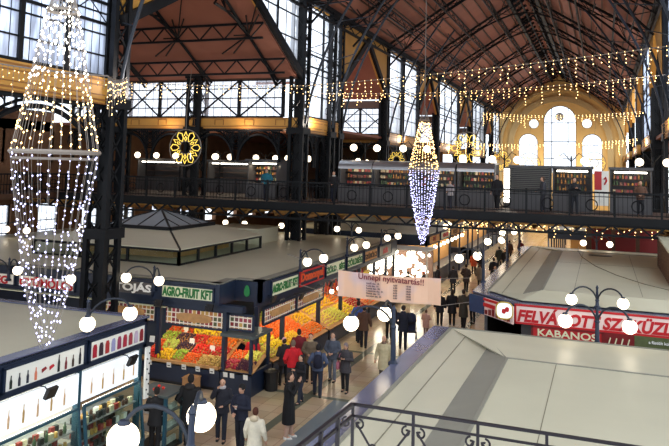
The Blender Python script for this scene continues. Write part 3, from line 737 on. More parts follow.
# transept trusses
def transept_girder(Y, z, lb):
    m = MB(); m.lattice((-32,Y,z),(XL-.1,Y,z),(0,0,-.75),22,.11,.06); single(m,'lattice_girder','iron',lb,'roof beam')
transept_girder(34.1,13.35,'lowest lattice girder under the red-brown ceiling of the side opening')
transept_girder(31.4,14.75,'middle lattice girder under the red-brown ceiling of the side opening')
transept_girder(28.3,16.4,'topmost lattice girder under the red-brown ceiling of the side opening')
fan = None
for x, lb in ((-17.2,'fan-shaped iron truss at the mouth of the big side opening'),(-21.5,'fan-shaped iron truss in the middle of the side opening'),(-26,'fan-shaped iron truss deeper in the side opening')):
    if fan: dup(fan,(x,28,0),label=lb); continue
    fan = thing('fan_truss',lb,'roof truss',(x,28,0)); m = MB(); s_ = MB()
    for s in (-1,1):
        top = [V((0,s*8*(1-t),12.4+4.2*t)) for t in [i/6 for i in range(7)]]; m.tube(top,.10,4)
        bot = [V((0,s*(7.8-7.0*t),12.15+3.1*(1-(1-t)**1.8))) for t in [i/6 for i in range(7)]]; m.tube(bot,.09,4)
        for i in range(6): s_.bar(top[i],bot[i+1],.07); s_.bar(bot[i],top[i+1],.05); s_.bar(bot[i],top[i],.05)
        nd = bot[3]
        for k in range(7):
            a = k/6; s_.bar(nd, V((-2.1+4.2*a, top[min(6,2+k//2)].y, top[min(6,2+k//2)].z-.2)),.06)
    m.build('chord','iron',fan,local=True); s_.build('strut','iron',fan,local=True)
# rakes of the gable-headed openings and eave girder along the nave wall
for i, (a, b_, rz, ez) in enumerate(OPEN):
    m = MB(); mm = (a+b_)/2
    m.bar((XL+.2,a,ez),(XL+.2,mm,rz),.22,.4); m.bar((XL+.2,mm,rz),(XL+.2,b_,ez),.22,.4)
    single(m,'gable_frame','iron','dark raking iron frame around the %s gable-headed side opening' % ['widest','second','third','fourth','fifth'][i],'iron frame')
for X, s, lb in ((XL,1,'long iron eaves girder above the left windows'),(XR,-1,'long iron eaves girder above the right windows')):
    m = MB(); m.lattice((X+s*.3,6,17.0),(X+s*.3,117,17.0),(0,0,-.55),90,.14,.05); m.bar((X+s*.3,6,17.2),(X+s*.3,117,17.2),.3,.2); single(m,'eaves_girder','iron',lb,'roof beam')
# arched spandrels with scrollwork between the columns (under the ochre panels)
def spandrel(p, q, zt, drop, lb, n=2, group=None):
    p = V(p); q = V(q); d = (q-p); L = d.length; d.normalize(); o = thing('arched_spandrel',lb,'iron arch',p.lerp(q,.5)+V((0,0,zt-drop)),0,group); m = MB(); sc = MB()
    for i in range(n):
        a = p+d*L*i/n; w = L/n; c_ = a+d*w/2; r = w/2-.15
        arc = [c_+d*r*math.cos(t)+V((0,0,zt-drop+(drop-.25)*math.sin(t))) for t in [PI*j/18 for j in range(19)]]
        m.tube(arc,.09,5); m.tube([x+V((0,0,.22)) for x in arc[2:-2]],.05,4)
        m.bar(a+V((0,0,zt)),a+d*w+V((0,0,zt)),.14)
        for j in (1,2,3,4,5,6,12,13,14,15,16,17):
            top = V((arc[j].x,arc[j].y,zt)); 
            if zt-arc[j].z > .25:
                m.bar(arc[j],top,.04)
                rr = min(.34,(zt-arc[j].z)*.33); cc = arc[j].lerp(top,.5)+d*(.18 if j < 9 else -.18)
                sc.tube([cc+d*rr*math.cos(t)+V((0,0,rr*math.sin(t))) for t in [2*PI*k/10 for k in range(10)]],.035,4,closed=True)
    m.add(sc.v,sc.f); m.build('arch_rib','iron',o); return o
spandrel((XL,8,0),(XL,19.5,0),9.45,2.5,'arched iron spandrel with scrollwork under the ochre panel at the far left',2)
spandrel((-31.5,36,0),(-16.8,36,0),9.6,1.8,'arched iron spandrels with scrollwork below the braced windows',5)
spandrel((XL,36.4,0),(XL,42.0,0),9.45,1.9,'arched iron spandrels with scrollwork below the tall window bay past the big opening',3)
spandrel((XL,52.9,0),(XL,62.4,0),9.45,1.9,'arched iron spandrels below the third window bay',4)
spandrel((-21.2,54.9,0),(-16.2,54.9,0),9.6,1.8,'arched iron spandrels below the second row of braced windows',2)

# ------------------------------------------------------------------ gallery bridge
br = thing('gallery_bridge','dark iron gallery bridge crossing the hall above the stalls','bridge',(-14,36,5.2))
MB().box((-33,33,5.45),(3.6,39,GZ)).build('deck','dark_wood',br)
MB().box((-33,32.9,5.42),(3.6,33.0,5.76)).build('fascia','iron',br)
m = MB()
n = 34
for i in range(n):
    x0 = -33+36.6*i/n; x1 = -33+36.6*(i+1)/n; xm = (x0+x1)/2
    m.bar((x0,33.1,5.42),(xm,33.1,4.98),.07); m.bar((xm,33.1,4.98),(x1,33.1,5.42),.09)
m.bar((-33,33.1,4.96),(3.6,33.1,4.96),.10); m.bar((-33,33.1,5.40),(3.6,33.1,5.40),.14)
m.build('lattice_girder','iron',br)
MB().box((-33,33.5,5.22),(3.6,33.6,5.42)).build('ochre_beam','ochre',br)
m = MB()
for i in range(20):
    x = -32.5+1.85*i
    for j in range(8):
        a0, a1 = PI*j/8, PI*(j+1)/8
        m.quad((x+.92-.9*math.cos(a0),33.4,5.02+.38*math.sin(a0)),(x+.92-.9*math.cos(a1),33.4,5.02+.38*math.sin(a1)),(x+.92-.9*math.cos(a1),38.8,5.02+.38*math.sin(a1)),(x+.92-.9*math.cos(a0),38.8,5.02+.38*math.sin(a0)))
m.build('vaulted_soffit','soffit',br)
def railing(x0, x1, y, z, step=.19, h=1.05):
    m = MB()
    m.bar((x0,y,z+h),(x1,y,z+h),.08); m.bar((x0,y,z+.12),(x1,y,z+.12),.05); m.bar((x0,y,z+h-.18),(x1,y,z+h-.18),.035)
    k = int((x1-x0)/step)
    for i in range(k+1): m.bar((x0+i*step,y,z+.05),(x0+i*step,y,z+h),.02)
    k = int((x1-x0)/1.85)
    for i in range(k+1): m.bar((x0+i*1.85,y,z),(x0+i*1.85,y,z+h+.08),.09)
    for i in range(k):
        c_ = V((x0+i*1.85+.92,y-.02,z+.5)); m.tube([c_+V((.24*math.cos(t),0,.24*math.sin(t))) for t in [2*PI*q/12 for q in range(12)]],.025,4,closed=True)
    return m
railing(-32.8,3.4,33.0,GZ).build('railing','iron',br)
# side gallery beyond (left aisle) with its own railing
sg = thing('side_gallery','dark gallery floor along the left aisle behind the bridge','gallery',(-25,45,5.4))
MB().box((-33,39,5.45),(-16.4,73.9,GZ)).build('deck','dark_wood',sg)
m = MB(); m.bar((-16.4,39.3,GZ+1.05),(-16.4,74,GZ+1.05),.08); m.bar((-16.4,39.3,5.0),(-16.4,74,5.0),.10)
for i in range(170): m.bar((-16.4,39.3+.2*i,GZ),(-16.4,39.3+.2*i,GZ+1.05),.03)
m.build('railing','iron',sg)
gl = thing('gallery_walkway','narrow gallery walkway with barred railing at the far left','gallery',(-31,24,5.4))
MB().box((-33,8,5.45),(-29.5,33,GZ)).build('deck','dark_wood',gl)
m = MB(); m.bar((-29.5,8,GZ+1.05),(-29.5,33,GZ+1.05),.08); m.bar((-29.5,8,GZ+.5),(-29.5,33,GZ+.5),.05)
for i in range(120): m.bar((-29.5,8+.2*i,GZ),(-29.5,8+.2*i,GZ+1.05),.03)
m.build('railing','iron',gl)
# kiosks on the bridge
def kiosk(x0, x1, kind, lb, ztop=7.95, Y=36.4, dep=1.7):
    o = thing('gallery_kiosk',lb,'kiosk',((x0+x1)/2,Y+dep/2,GZ)); w = x1-x0
    m = MB(); m.box((x0,Y+.15,GZ),(x0+.06,Y+dep,ztop)); m.box((x1-.06,Y+.15,GZ),(x1,Y+dep,ztop)); m.box((x0,Y+dep-.06,GZ),(x1,Y+dep,ztop)); m.build('casing','kiosk_dark',o)
    MB().box((x0,Y,GZ),(x1,Y+.4,GZ+.85)).build('counter','kiosk_dark',o)
    if kind == 'round':
        m = MB()
        pr = [(Y-.1+.55-.55*math.cos(a), ztop-.35+.42*math.sin(a)) for a in [PI/2*j/6 for j in range(7)]]+[(Y+dep,ztop+.07)]
        for (ya,za),(yb,zb) in zip(pr[:-1],pr[1:]): m.slab([(x0,ya,za),(x1,ya,za),(x1,yb,zb),(x0,yb,zb)],(0,0,-.05))
        m.build('curved_canopy','steel',o)
    else: MB().box((x0-.05,Y-.1,ztop-.12),(x1+.05,Y+dep,ztop)).build('roof','kiosk_dark',o)
    if kind == 'shut':
        m = MB()
        for i in range(22): m.slab([(x0+.05,Y+.05,GZ+.05+i*.094),(x1-.05,Y+.05,GZ+.05+i*.094),(x1-.05,Y+.02,GZ+.10+i*.094),(x0+.05,Y+.02,GZ+.10+i*.094)],(0,.04,0))
        m.build('roller_shutter','shutter',o)
    else:
        m = MB()
        for z in (GZ+.95,GZ+1.3,GZ+1.62): m.box((x0+.08,Y+.9,z),(x1-.08,Y+1.2,z+.03))
        m.build('shelf','dark_wood',o)
        MB().box((x0+.2,Y+.35,ztop-.28),(x1-.2,Y+.45,ztop-.2)).build('tube_lamp','tube_lamp',o)
    return o
KS = [(-19.2,-17.3,'open','kiosk with long white tube lamp behind the bridge railing, just left of the big iron column'),(-13.5,-11.6,'round','kiosk with rounded grey canopy, leftmost of the rounded kiosks on the bridge'),
      (-11.55,-9.4,'round','kiosk with rounded grey canopy above the right half of the price banner'),(-9.3,-7.1,'round','kiosk with rounded grey canopy directly behind the small hanging cone of lights'),(-7.0,-5.1,'round','kiosk with rounded grey canopy and crowded shelves left of the white light gap'),
      (-4.35,-2.42,'shut','bridge kiosk closed with a grey roller shutter'),(-2.3,-.45,'open','open bridge kiosk with brightly lit bottles left of the red and white sign'),(.35,2.2,'open','open bridge kiosk with hanging souvenirs right of the red and white sign')]
kobs = [kiosk(*k) for k in KS]
for (x0,x1,nm,lb) in ((-30.2,-26.6,'far','dim gallery shop with a tube lamp left of the snowflake, behind the bridge'),(-24.6,-20.9,'left','gallery shop with yellow-lit shelves right of the snowflake, behind the bridge'),):
    kiosk(x0,x1,'open',lb,7.9,41,2.2)
# souvenirs and bottles on the kiosk shelves
bott = MB(); bott.lathe([(.035,0),(.04,.02),(.04,.15),(.014,.20),(.014,.25)],(0,0,0),7)
BM = {}
def goods(kind, mbf, m, loc, label, cat, group, rz=0, s=1):
    if kind not in BM:
        o = mbf().build(kind, m); tag(o,label,cat,group); o.location = loc; o.rotation_euler = (0,0,rz); o.scale = (s,s,s); BM[kind] = o; return o
    c_ = BM[kind].copy(); COL.objects.link(c_); c_.location = loc; c_.rotation_euler = (0,0,rz); c_.scale = (s,s,s); c_['label'] = words(label); c_['group'] = group
    return c_
def mk_bottle():
    return MB().lathe([(.035,0),(.04,.02),(.04,.15),(.014,.20),(.014,.25)],(0,0,0),7)
def mk_box(): return MB().box((-.06,-.04,0),(.06,.04,.14)).box((-.05,-.045,.03),(.05,-.04,.11))
def mk_jar(): return MB().lathe([(.04,0),(.045,.015),(.045,.09),(.036,.10),(.038,.125),(.0,.126)],(0,0,0),8)
gc = [('amber_bottle',mk_bottle,(176,120,60)),('green_bottle',mk_bottle,(74,96,62)),('red_box',mk_box,(150,60,54)),('cream_box',mk_box,(206,186,150)),('honey_jar',mk_jar,(190,140,70)),('brown_box',mk_box,(110,70,50))]
nms = {'amber_bottle':'bottle','green_bottle':'bottle','red_box':'gift_box','cream_box':'gift_box','honey_jar':'jar','brown_box':'gift_box'}
def gm(rgb): return cloth(rgb,.35)
for (x0,x1,kind,lb), tagname in zip(KS,['left of the big iron column','in the leftmost rounded kiosk','in the rounded kiosk above the banner','in the kiosk behind the light cone','in the kiosk left of the white light gap','', 'in the brightly lit drinks kiosk','in the souvenir kiosk right of the red and white sign']):
    if kind == 'shut': continue
    for z in (GZ+.98,GZ+1.33,GZ+1.65):
        x = x0+.2
        while x < x1-.2:
            kn, fn, col = random.choice(gc if 'drinks' not in tagname else gc[:2]+gc[4:5])
            goods(nms[kn]+kn[:3], fn, gm(col), (x,37.42,z), '%s on a lit shelf %s' % (kn.replace('_',' '),tagname), nms[kn].replace('_',' '), '%s %s' % (kn.replace('_',' '),tagname))
            BM[nms[kn]+kn[:3]].name = BM[nms[kn]+kn[:3]].name
            x += random.uniform(.11,.2)
for o in list(COL.objects):
    pass
# red and white sign between two kiosks
s = thing('kiosk_banner','red and white upright sign between two open bridge kiosks','sign',(-.05,36.2,GZ+.3))
MB().box((-.35,36.2,GZ+.35),(.3,36.24,GZ+2.0)).build('board','white_board',s); MB().box((-.35,36.17,GZ+1.1),(-.02,36.2,GZ+1.98)).build('red_field','red_board',s)
m = MB(); m.tube([(.08,36.17,GZ+1.6),(.16,36.17,GZ+1.7),(.2,36.17,GZ+1.55),(.1,36.17,GZ+1.35)],.04,5); m.build('emblem','red_ink',s)
s = thing('light_column','tall bright white light panel in the gap between bridge kiosks','light',(-4.6,37.2,GZ))
MB().box((-4.72,37.2,GZ+.3),(-4.45,37.25,GZ+2.0)).build('diffuser','tube_lamp',s); MB().box((-4.76,37.25,GZ),(-4.41,37.3,GZ+2.1)).build('casing','kiosk_dark',s)
# ------------------------------------------------------------------ market stall blocks
def sgn(lb, X0, X1, z0, z1, txt, tcol, board, size, face='x', at=0, frame='navy', bold=.012, cat='sign', name='shop_sign', squash=1, spacing=None):
    # face 'x': board on the plane x=at, read from the aisle (+x), X0..X1 are y; face 'y': board on y=at read from -y
    o = thing(name, lb, cat, (at,(X0+X1)/2,z0) if face == 'x' else ((X0+X1)/2,at,z0))
    if face == 'x':
        MB().box((at,X0,z0),(at+.05,X1,z1)).build('board',board,o)
        fr = MB()
        for z in (z0,z1): fr.box((at,X0-.03,z-.03),(at+.07,X1+.03,z+.03))
        for y in (X0,X1): fr.box((at,y-.03,z0),(at+.07,y+.03,z1))
        fr.build('frame',frame,o)
        org, r = (at+.055,(X0+X1)/2,(z0+z1)/2), (0,1,0)
    else:
        MB().box((X0,at-.05,z0),(X1,at,z1)).build('board',board,o)
        fr = MB()
        for z in (z0,z1): fr.box((X0-.03,at-.07,z-.03),(X1+.03,at,z+.03))
        for x in (X0,X1): fr.box((x-.03,at-.07,z0),(x+.03,at,z1))
        fr.build('frame',frame,o)
        org, r = ((X0+X1)/2,at-.055,(z0+z1)/2), (1,0,0)
    if txt:
        t = text_mb(txt,size,bold,.012); a = min(v[0] for v in t.v); b_ = max(v[0] for v in t.v); k = min(1.3,(X1-X0)*.96/(b_-a)); cy_ = (min(v[1] for v in t.v)+max(v[1] for v in t.v))/2
        kz = min(1.0,(z1-z0)*.86/(max(v[1] for v in t.v)-min(v[1] for v in t.v)))
        t.v = [((x-(a+b_)/2)*k,(y-cy_)*kz,z) for x, y, z in t.v]
        on_plane(t,org,r,(0,0,1)).build('lettering',tcol,o)
    return o
FT, FB = 3.5, 2.85
# --- left block B with the glazed pavilion on its roof
B = thing('stall_block','long navy stall block on the left aisle carrying the glazed pavilion','market stall',(-18,30,0))
pts = [(-30,21.4),(-12.15,21.4),(-12.25,22.65),(-11.2,22.65),(-11.2,40.3),(-30,40.3)]
MB().slab([(x,y,FT) for x, y in pts],(0,0,.03)).build('roof','roof',B)
m = MB()
def fasc(m, p, q, z0, z1, t=.14):
    d = (V((q[0],q[1],0))-V((p[0],p[1],0))).normalized(); nn = V((-d.y,d.x,0))*t
    m.slab([(p[0],p[1],z0),(q[0],q[1],z0),(q[0],q[1],z1),(p[0],p[1],z1)],nn)
for a, b_ in zip(pts[:-1],pts[1:]): fasc(m,a,b_,FB-.05,FT+.03)
m.build('fascia','navy',B)
m = MB()
for a, b_ in zip(pts[:5],pts[1:5]): fasc(m,a,b_,FT+.02,FT+.06,.34)
m.build('roof_edge','roof_grey',B)
m = MB(); m.box((-30,21.5,2.62),(-11.3,21.75,2.84)); m.box((-11.5,22.7,2.62),(-11.3,40.3,2.84)); m.build('lintel','navy',B)
m = MB(); m.box((-30,24.2,0),(-14.2,24.3,FB)); m.box((-14.25,24.2,0),(-14.15,40.3,FB)); m.build('back_partition','navy',B)
for x in (-24,-20.2,-17.2,-14.65,-12.0): MB().box((x-.07,21.55,0),(x+.07,21.7,2.65)).build('post','navy',B)
for y in (22.75,24.9,28.55,31.3,33.9,36.4,38.6,40.2): MB().box((-11.45,y-.07,0),(-11.3,y+.07,2.65)).build('post','navy',B)
m = MB(); m.box((-30,21.45,2.55),(-14.3,24.2,2.58)); m.build('inner_ceiling','cream_board',B)
sgn('white signboard with green lettering AGRO-FRUIT KFT facing the camera',-14.42,-12.35,2.93,3.38,'AGRO-FRUIT KFT','green_ink','cream_board',.41,'y',21.4,squash=.80,bold=.018)
sgn('navy signboard with white lettering TOJÁS',-16.45,-14.8,2.93,3.40,'TOJÁS','white_ink','kiosk_dark',.47,'y',21.4,squash=.95,bold=.016)
sgn('white signboard with red lettering GYÜMÖLCS behind the hanging light cone',-20.85,-18.2,2.78,3.22,'GYÜMÖLCS','red_ink','white_board',.40,'y',21.4,frame='navy',bold=.016)
sgn('white signboard with red lettering ending in SÉG at the left edge',-24.0,-21.05,2.78,3.22,'ZÖLDSÉG','red_ink','white_board',.40,'y',21.4,bold=.016)
sgn('white signboard with green lettering on the long aisle side, nearest the corner',23.42,25.8,2.88,3.42,'AGRO-FRUIT KFT','green_ink','cream_board',.40,'x',-11.2,squash=.92,bold=.018)
sgn('navy signboard with orange lettering next to the green-lettered one',26.0,28.5,2.88,3.42,'Domonyai','orange_ink','navy',.44,'x',-11.2,frame='red_ink',bold=.02)
sgn('white signboard with small fruit emblem, third along the left aisle',28.8,31.15,2.88,3.42,'ZÖLD   SÉG','green_ink','cream_board',.34,'x',-11.2,bold=.014)
sgn('white signboard with dark green lettering behind the banner, fourth along the left aisle',31.5,33.75,2.88,3.42,'ZÖLDSÉG','green_ink','cream_board',.38,'x',-11.2,bold=.014)
sgn('dull brown signboard, fifth along the left aisle',34.1,36.2,2.88,3.42,'GYÜMÖLCS','dark_wood','wood',.34,'x',-11.2,bold=.01)
sgn('dull grey signboard, last along the left aisle block',36.6,38.9,2.88,3.42,'HÚS','red_ink','roof_grey',.36,'x',-11.2,bold=.01)
# fruit emblems on the chamfered corner
for lb, c_, col, ax in (('yellow lemon emblem on the navy corner fascia',(-12.30,22.02,3.18),(232,206,60),(0,1,0)),('green leaf emblem on the navy corner fascia',(-11.72,22.60,3.18),(40,130,70),(1,0,0))):
    m = MB(); r = V(ax); pts2 = [V(c_)+r*.11*math.sin(t)*(1-.25*math.cos(t))+V((0,0,.20*math.cos(t))) for t in [2*PI*i/14 for i in range(14)]]
    m.slab(pts2, (.03,0,0) if ax[1] else (0,-.03,0)); single(m,'fruit_emblem',cloth(col,.5),lb,'emblem')
# printed photo boards
def photo_board(lb, a, b_, z0, z1, oval=True):
    a = V(a); b_ = V(b_); o = thing('photo_board',lb,'printed board',a.lerp(b_,.5)+V((0,0,z0))); d = (b_-a).normalized(); n_ = V((d.y,-d.x,0))
    MB().slab([a+V((0,0,z0)),b_+V((0,0,z0)),b_+V((0,0,z1)),a+V((0,0,z1))],-n_*.04).build('panel','photo_grid',o)
    if oval:
        c_ = a.lerp(b_,.5)+V((0,0,(z0+z1)/2)); w = (b_-a).length*.30; h = (z1-z0)*.24; pts3 = []
        for t in [2*PI*i/20 for i in range(20)]:
            sx = math.copysign(abs(math.cos(t))**.5,math.cos(t)); sz = math.copysign(abs(math.sin(t))**.7,math.sin(t)); pts3.append(c_+d*w*sx+V((0,0,h*sz)))
        MB().slab([p+n_*.005 for p in pts3],n_*.03).build('brown_plaque','wood',o)
    fr = MB(); fr.bar(a+V((0,0,z0)),b_+V((0,0,z0)),.07); fr.bar(a+V((0,0,z1)),b_+V((0,0,z1)),.07); fr.bar(a+V((0,0,z0)),a+V((0,0,z1)),.07); fr.bar(b_+V((0,0,z0)),b_+V((0,0,z1)),.07); fr.build('frame','navy',o)
photo_board('printed fruit photo board above the front fruit display',(-14.4,21.62,0),(-12.05,21.62,0),1.98,2.58)
photo_board('printed fruit photo board left of the front one, half hidden by a lamp',(-17.1,21.62,0),(-14.8,21.62,0),1.98,2.58)
photo_board('small printed fruit photo board on the corner stand facing the camera',(-11.95,21.75,0),(-11.0,21.75,0),2.02,2.52,False)
photo_board('printed fruit photo board on the aisle side nearest the corner',(-11.15,22.8,0),(-11.15,25.6,0),2.02,2.56)
photo_board('printed fruit photo board on the aisle side beneath the orange-lettered sign',(-11.15,25.7,0),(-11.15,28.5,0),2.02,2.56)
m = MB(); m.box((-12.0,21.3,1.86),(-10.75,22.75,1.96)); o = single(m,'canopy_slab','counter','dark flat canopy over the corner fruit counter','canopy')
# displays
def stand(lb, loop, zc, name='fruit_stand'):
    o = thing(name,lb,'fruit stand',(loop[0][0],loop[0][1],0)); return o
st = thing('fruit_stand','navy fruit stand facing the camera under the AGRO-FRUIT board','fruit stand',(-13.2,21.9,0))
MB().box((-15.15,21.42,.12),(-12.05,21.5,.72)).build('front_panel','navy',st); MB().box((-15.15,21.5,0),(-12.1,23.2,.10)).build('plinth','bin',st)
m = MB(); m.slab([(-15.15,21.42,.72),(-12.05,21.42,.72),(-12.05,23.3,1.50),(-15.15,23.3,1.50)],(0,0,-.06)); m.build('sloping_top','wood',st)
m = MB()
for t in (0,.26,.52,.78,1):
    m.bar((-15.15,21.42+1.88*t,.76+.78*t),(-12.1,21.42+1.88*t,.76+.78*t),.04,.10)
m.build('divider','wood',st)
cs = thing('fruit_stand','navy corner fruit stand with dark counter, beside the black bin','fruit stand',(-11.5,21.9,0))
MB().box((-11.98,21.35,.0),(-10.8,21.45,.74)).box((-10.9,21.45,0),(-10.8,22.9,.74)).build('front_panel','navy',cs)
m = MB(); m.slab([(-11.98,21.35,.72),(-10.8,21.35,.72),(-10.8,22.4,1.12),(-11.98,22.4,1.12)],(0,0,-.05)); m.build('sloping_top','wood',cs)
for x, y in ((-11.9,21.42),(-10.88,21.42),(-10.88,22.7)): MB().box((x-.05,y-.05,.7),(x+.05,y+.05,1.9)).build('post','navy',cs)
def aisle_stand(y0, y1, lb):
    o = thing('fruit_stand',lb,'fruit stand',(-11.6,(y0+y1)/2,0))
    MB().box((-10.95,y0,.1),(-10.87,y1,.70)).build('front_panel','navy',o); MB().box((-12.6,y0,0),(-10.95,y1,.1)).build('plinth','bin',o)
    MB().slab([(-10.9,y0,0),(-13.0,y0,0),(-13.0,y0,1.58),(-10.9,y0,.68)],(0,.04,0)).build('end_panel','navy',o)
    m = MB(); m.slab([(-10.87,y0,.70),(-10.87,y1,.70),(-13.0,y1,1.62),(-13.0,y0,1.62)],(0,0,-.06)); m.build('sloping_top','wood',o)
aisle_stand(23.15,28.5,'long aisle-side fruit stand from the corner to the orange-lettered sign'); aisle_stand(28.7,34.0,'aisle-side fruit stand with heaps behind the left half of the banner'); aisle_stand(34.2,40.2,'aisle-side fruit stand at the far end of the left block')
# fruit
def f_round(r, n=7): return lambda: MB().lathe([(.001,-r*.86),(r*.6,-r*.78),(r,0),(r*.86,r*.52),(r*.42,r*.84),(.001,r*.74)],(0,0,r*.86),n)
def f_lemon(): return MB().lathe([(.001,-.062),(.014,-.05),(.038,-.024),(.042,.005),(.034,.032),(.012,.054),(.001,.064)],(0,0,.05),7)
def f_pear(): return MB().lathe([(.001,0),(.036,.012),(.044,.04),(.03,.075),(.016,.10),(.003,.115)],(0,0,0),7)
def f_pepper(): return MB().lathe([(.001,0),(.02,.01),(.038,.05),(.042,.09),(.03,.11),(.008,.105),(.008,.13)],(0,0,0),7)
def f_grape():
    m = MB()
    for i in range(16):
        t = i/16; m.ball((math.cos(i*2.4)*.045*(1-t*.6),math.sin(i*2.4)*.045*(1-t*.6),.02+t*.09),.02,6,4)
    return m
KIND = {'orange':(f_round(.045),(234,118,10)),'mandarin':(f_round(.036),(236,98,8)),'lemon':(f_lemon,(246,216,40)),'yellow_apple':(f_round(.042),(226,206,84)),'green_apple':(f_round(.042),(158,186,60)),
        'red_apple':(f_round(.042),(190,36,30)),'tomato':(f_round(.045),(216,40,24)),'plum':(f_round(.034),(64,36,60)),'pear':(f_pear,(206,200,80)),'yellow_pepper':(f_pepper,(240,190,30)),'grape_bunch':(f_grape,(90,40,60)),
        'green_grape_bunch':(f_grape,(190,200,90)),'potato':(f_round(.046),(196,160,84)),'persimmon':(f_round(.044),(224,84,18)),'pomegranate':(f_round(.05),(176,40,60)),'carrot_heap_root':(f_lemon,(244,112,20))}
cnt = {}; stuff = {}
def fruit(kind, p, where):
    fn, col = KIND[kind]; c_ = cnt.get(kind,0); cnt[kind] = c_+1
    nm = 'carrot' if kind.startswith('carrot') else kind
    rz = random.uniform(0,6.28)
    if c_ >= 300:
        m = stuff.setdefault(kind, MB()); f = fn(); m.add([(x+p[0],y+p[1],z+p[2]) for x, y, z in f.v], f.f); return
    o = goods('f_'+kind, fn, cloth(col,.4), p, '%s in the %s' % (nm.replace('_',' '),where), nm.replace('_',' '), '%ss in the %s' % (nm.replace('_',' '),where), rz, random.uniform(.93,1.12))
    if c_ == 0:
        o.name = nm; o.data.name = nm
        for q in o.data.polygons: q.use_smooth = True
    o.rotation_euler = (random.uniform(-.6,.6),random.uniform(-.6,.6),rz)
def heap(kind, o, u, v, nu, nv, where, h=.08, jit=.015):
    o = V(o); u = V(u); v = V(v)
    for j in range(nv):
        for i in range(nu):
            a = (i+.5+random.uniform(-.2,.2))/nu; b_ = (j+.5+random.uniform(-.2,.2))/nv
            mound = h*(1-(2*a-1)**2)*(1-(2*b_-1)**2)
            fruit(kind, tuple(o+u*a+v*b_+V((0,0,mound+random.uniform(0,jit)))), where)
F0 = V((-15.1,21.46,.76)); FU = V((3.0,0,0)); FV = V((0,1.84,.78))
def fh(kind, a0, a1, b0, b1, nu, nv, where, h=.08): heap(kind, F0+FU*a0+FV*b0, FU*(a1-a0), FV*(b1-b0), nu, nv, where, h)
W = 'front stand under the AGRO-FRUIT board'
fh('tomato',0,.16,0,.25,5,6,'front-left heap of the '+W); fh('yellow_pepper',.17,.36,0,.25,6,6,'front heap of the '+W); fh('green_apple',.36,.50,.05,.3,5,6,'middle heap of the '+W); fh('mandarin',.50,.70,0,.25,8,7,'front middle heap of the '+W); fh('potato',.71,1,0,.24,9,6,'front-right heap of the '+W)
fh('persimmon',0,.12,.26,.5,4,6,'second row left of the '+W); fh('green_grape_bunch',.12,.3,.26,.52,4,5,'second row of the '+W); fh('plum',.3,.52,.28,.52,8,7,'dark heap of the '+W); fh('tomato',.53,.78,.26,.52,7,6,'second row of the '+W); fh('red_apple',.79,1,.26,.5,6,6,'second row right of the '+W)
fh('green_apple',0,.2,.53,.76,5,6,'third row left of the '+W); fh('plum',.2,.42,.53,.76,7,6,'third row of the '+W); fh('red_apple',.42,.62,.53,.76,6,6,'third row of the '+W); fh('orange',.62,1,.53,.76,9,5,'third row right of the '+W)
fh('persimmon',0,.35,.78,1,8,5,'top row left of the '+W); fh('lemon',.35,1,.78,1,17,5,'top row of the '+W)
heap('pomegranate',(-11.95,21.4,.76),(.5,0,0),(0,.48,.19),5,5,'corner stand',.06); heap('grape_bunch',(-11.42,21.4,.76),(.5,0,0),(0,.48,.19),5,5,'corner stand',.06)
heap('mandarin',(-11.95,21.92,.97),(.5,0,0),(0,.46,.17),6,6,'back of the corner stand',.05); heap('pear',(-11.42,21.92,.97),(.55,0,0),(0,.46,.17),6,5,'back of the corner stand',.05)
def ah(kind, y0, y1, b0, b1, nu, nv, where, h=.10):
    A0 = V((-10.95,y0,.76)); AV = V((-2.0,0,.86)); heap(kind, A0+AV*b0, V((0,y1-y0,0)), AV*(b1-b0), nu, nv, where, h)
W = 'aisle stand near the corner'
ah('yellow_apple',23.2,23.9,0,.3,8,6,'lowest row of the '+W); ah('lemon',23.9,24.9,0,.3,9,6,'lowest row of the '+W); ah('yellow_pepper',24.9,26.2,0,.3,13,7,'lowest row of the '+W); ah('mandarin',26.2,27.2,0,.3,10,7,'lowest row of the '+W); ah('orange',27.2,28.4,0,.3,10,6,'lowest row of the '+W)
ah('green_apple',23.2,23.8,.32,.62,6,6,'middle row of the '+W); ah('lemon',23.8,24.8,.32,.62,9,6,'middle row of the '+W); ah('carrot_heap_root',24.8,27.2,.32,.75,19,14,'big orange heap of the '+W,.2); ah('yellow_pepper',27.3,28.4,.32,.62,8,6,'middle row of the '+W)
ah('pear',23.2,23.9,.66,1,6,5,'top row of the '+W); ah('red_apple',23.9,24.8,.66,1,7,6,'top row of the '+W); ah('green_apple',25,27,.78,1,18,4,'top row of the '+W); ah('lemon',27.2,28.4,.66,1,11,5,'top row of the '+W)
W = 'aisle stand behind the banner'
ah('yellow_apple',28.8,30,0,.4,9,6,'low row of the '+W); ah('pear',30,31.2,0,.4,12,7,'low row of the '+W); ah('lemon',31.2,32.6,0,.4,11,6,'low row of the '+W); ah('red_apple',32.6,34,0,.4,10,6,'low row of the '+W)
ah('lemon',28.8,30.4,.45,1,12,8,'high row of the '+W); ah('yellow_pepper',30.4,31.8,.45,1,10,7,'high row of the '+W); ah('orange',31.8,34,.45,1,14,8,'high row of the '+W)
W = 'farthest stand of the left block'
ah('mandarin',34.3,36.5,0,.5,18,9,W); ah('lemon',36.5,38.4,0,.5,16,8,W); ah('tomato',38.4,40,0,.5,14,7,W); ah('orange',34.3,37,.5,1,18,8,W); ah('yellow_apple',37,40,.5,1,18,8,W)
for kind, m in stuff.items():
    nm = 'carrot' if kind.startswith('carrot') else kind
    o = single(m,nm+'_heap',cloth(KIND[kind][1],.4),'many more %ss heaped farther back on the left stands' % nm.replace('_',' '),'fruit heap'); o['kind'] = 'stuff'
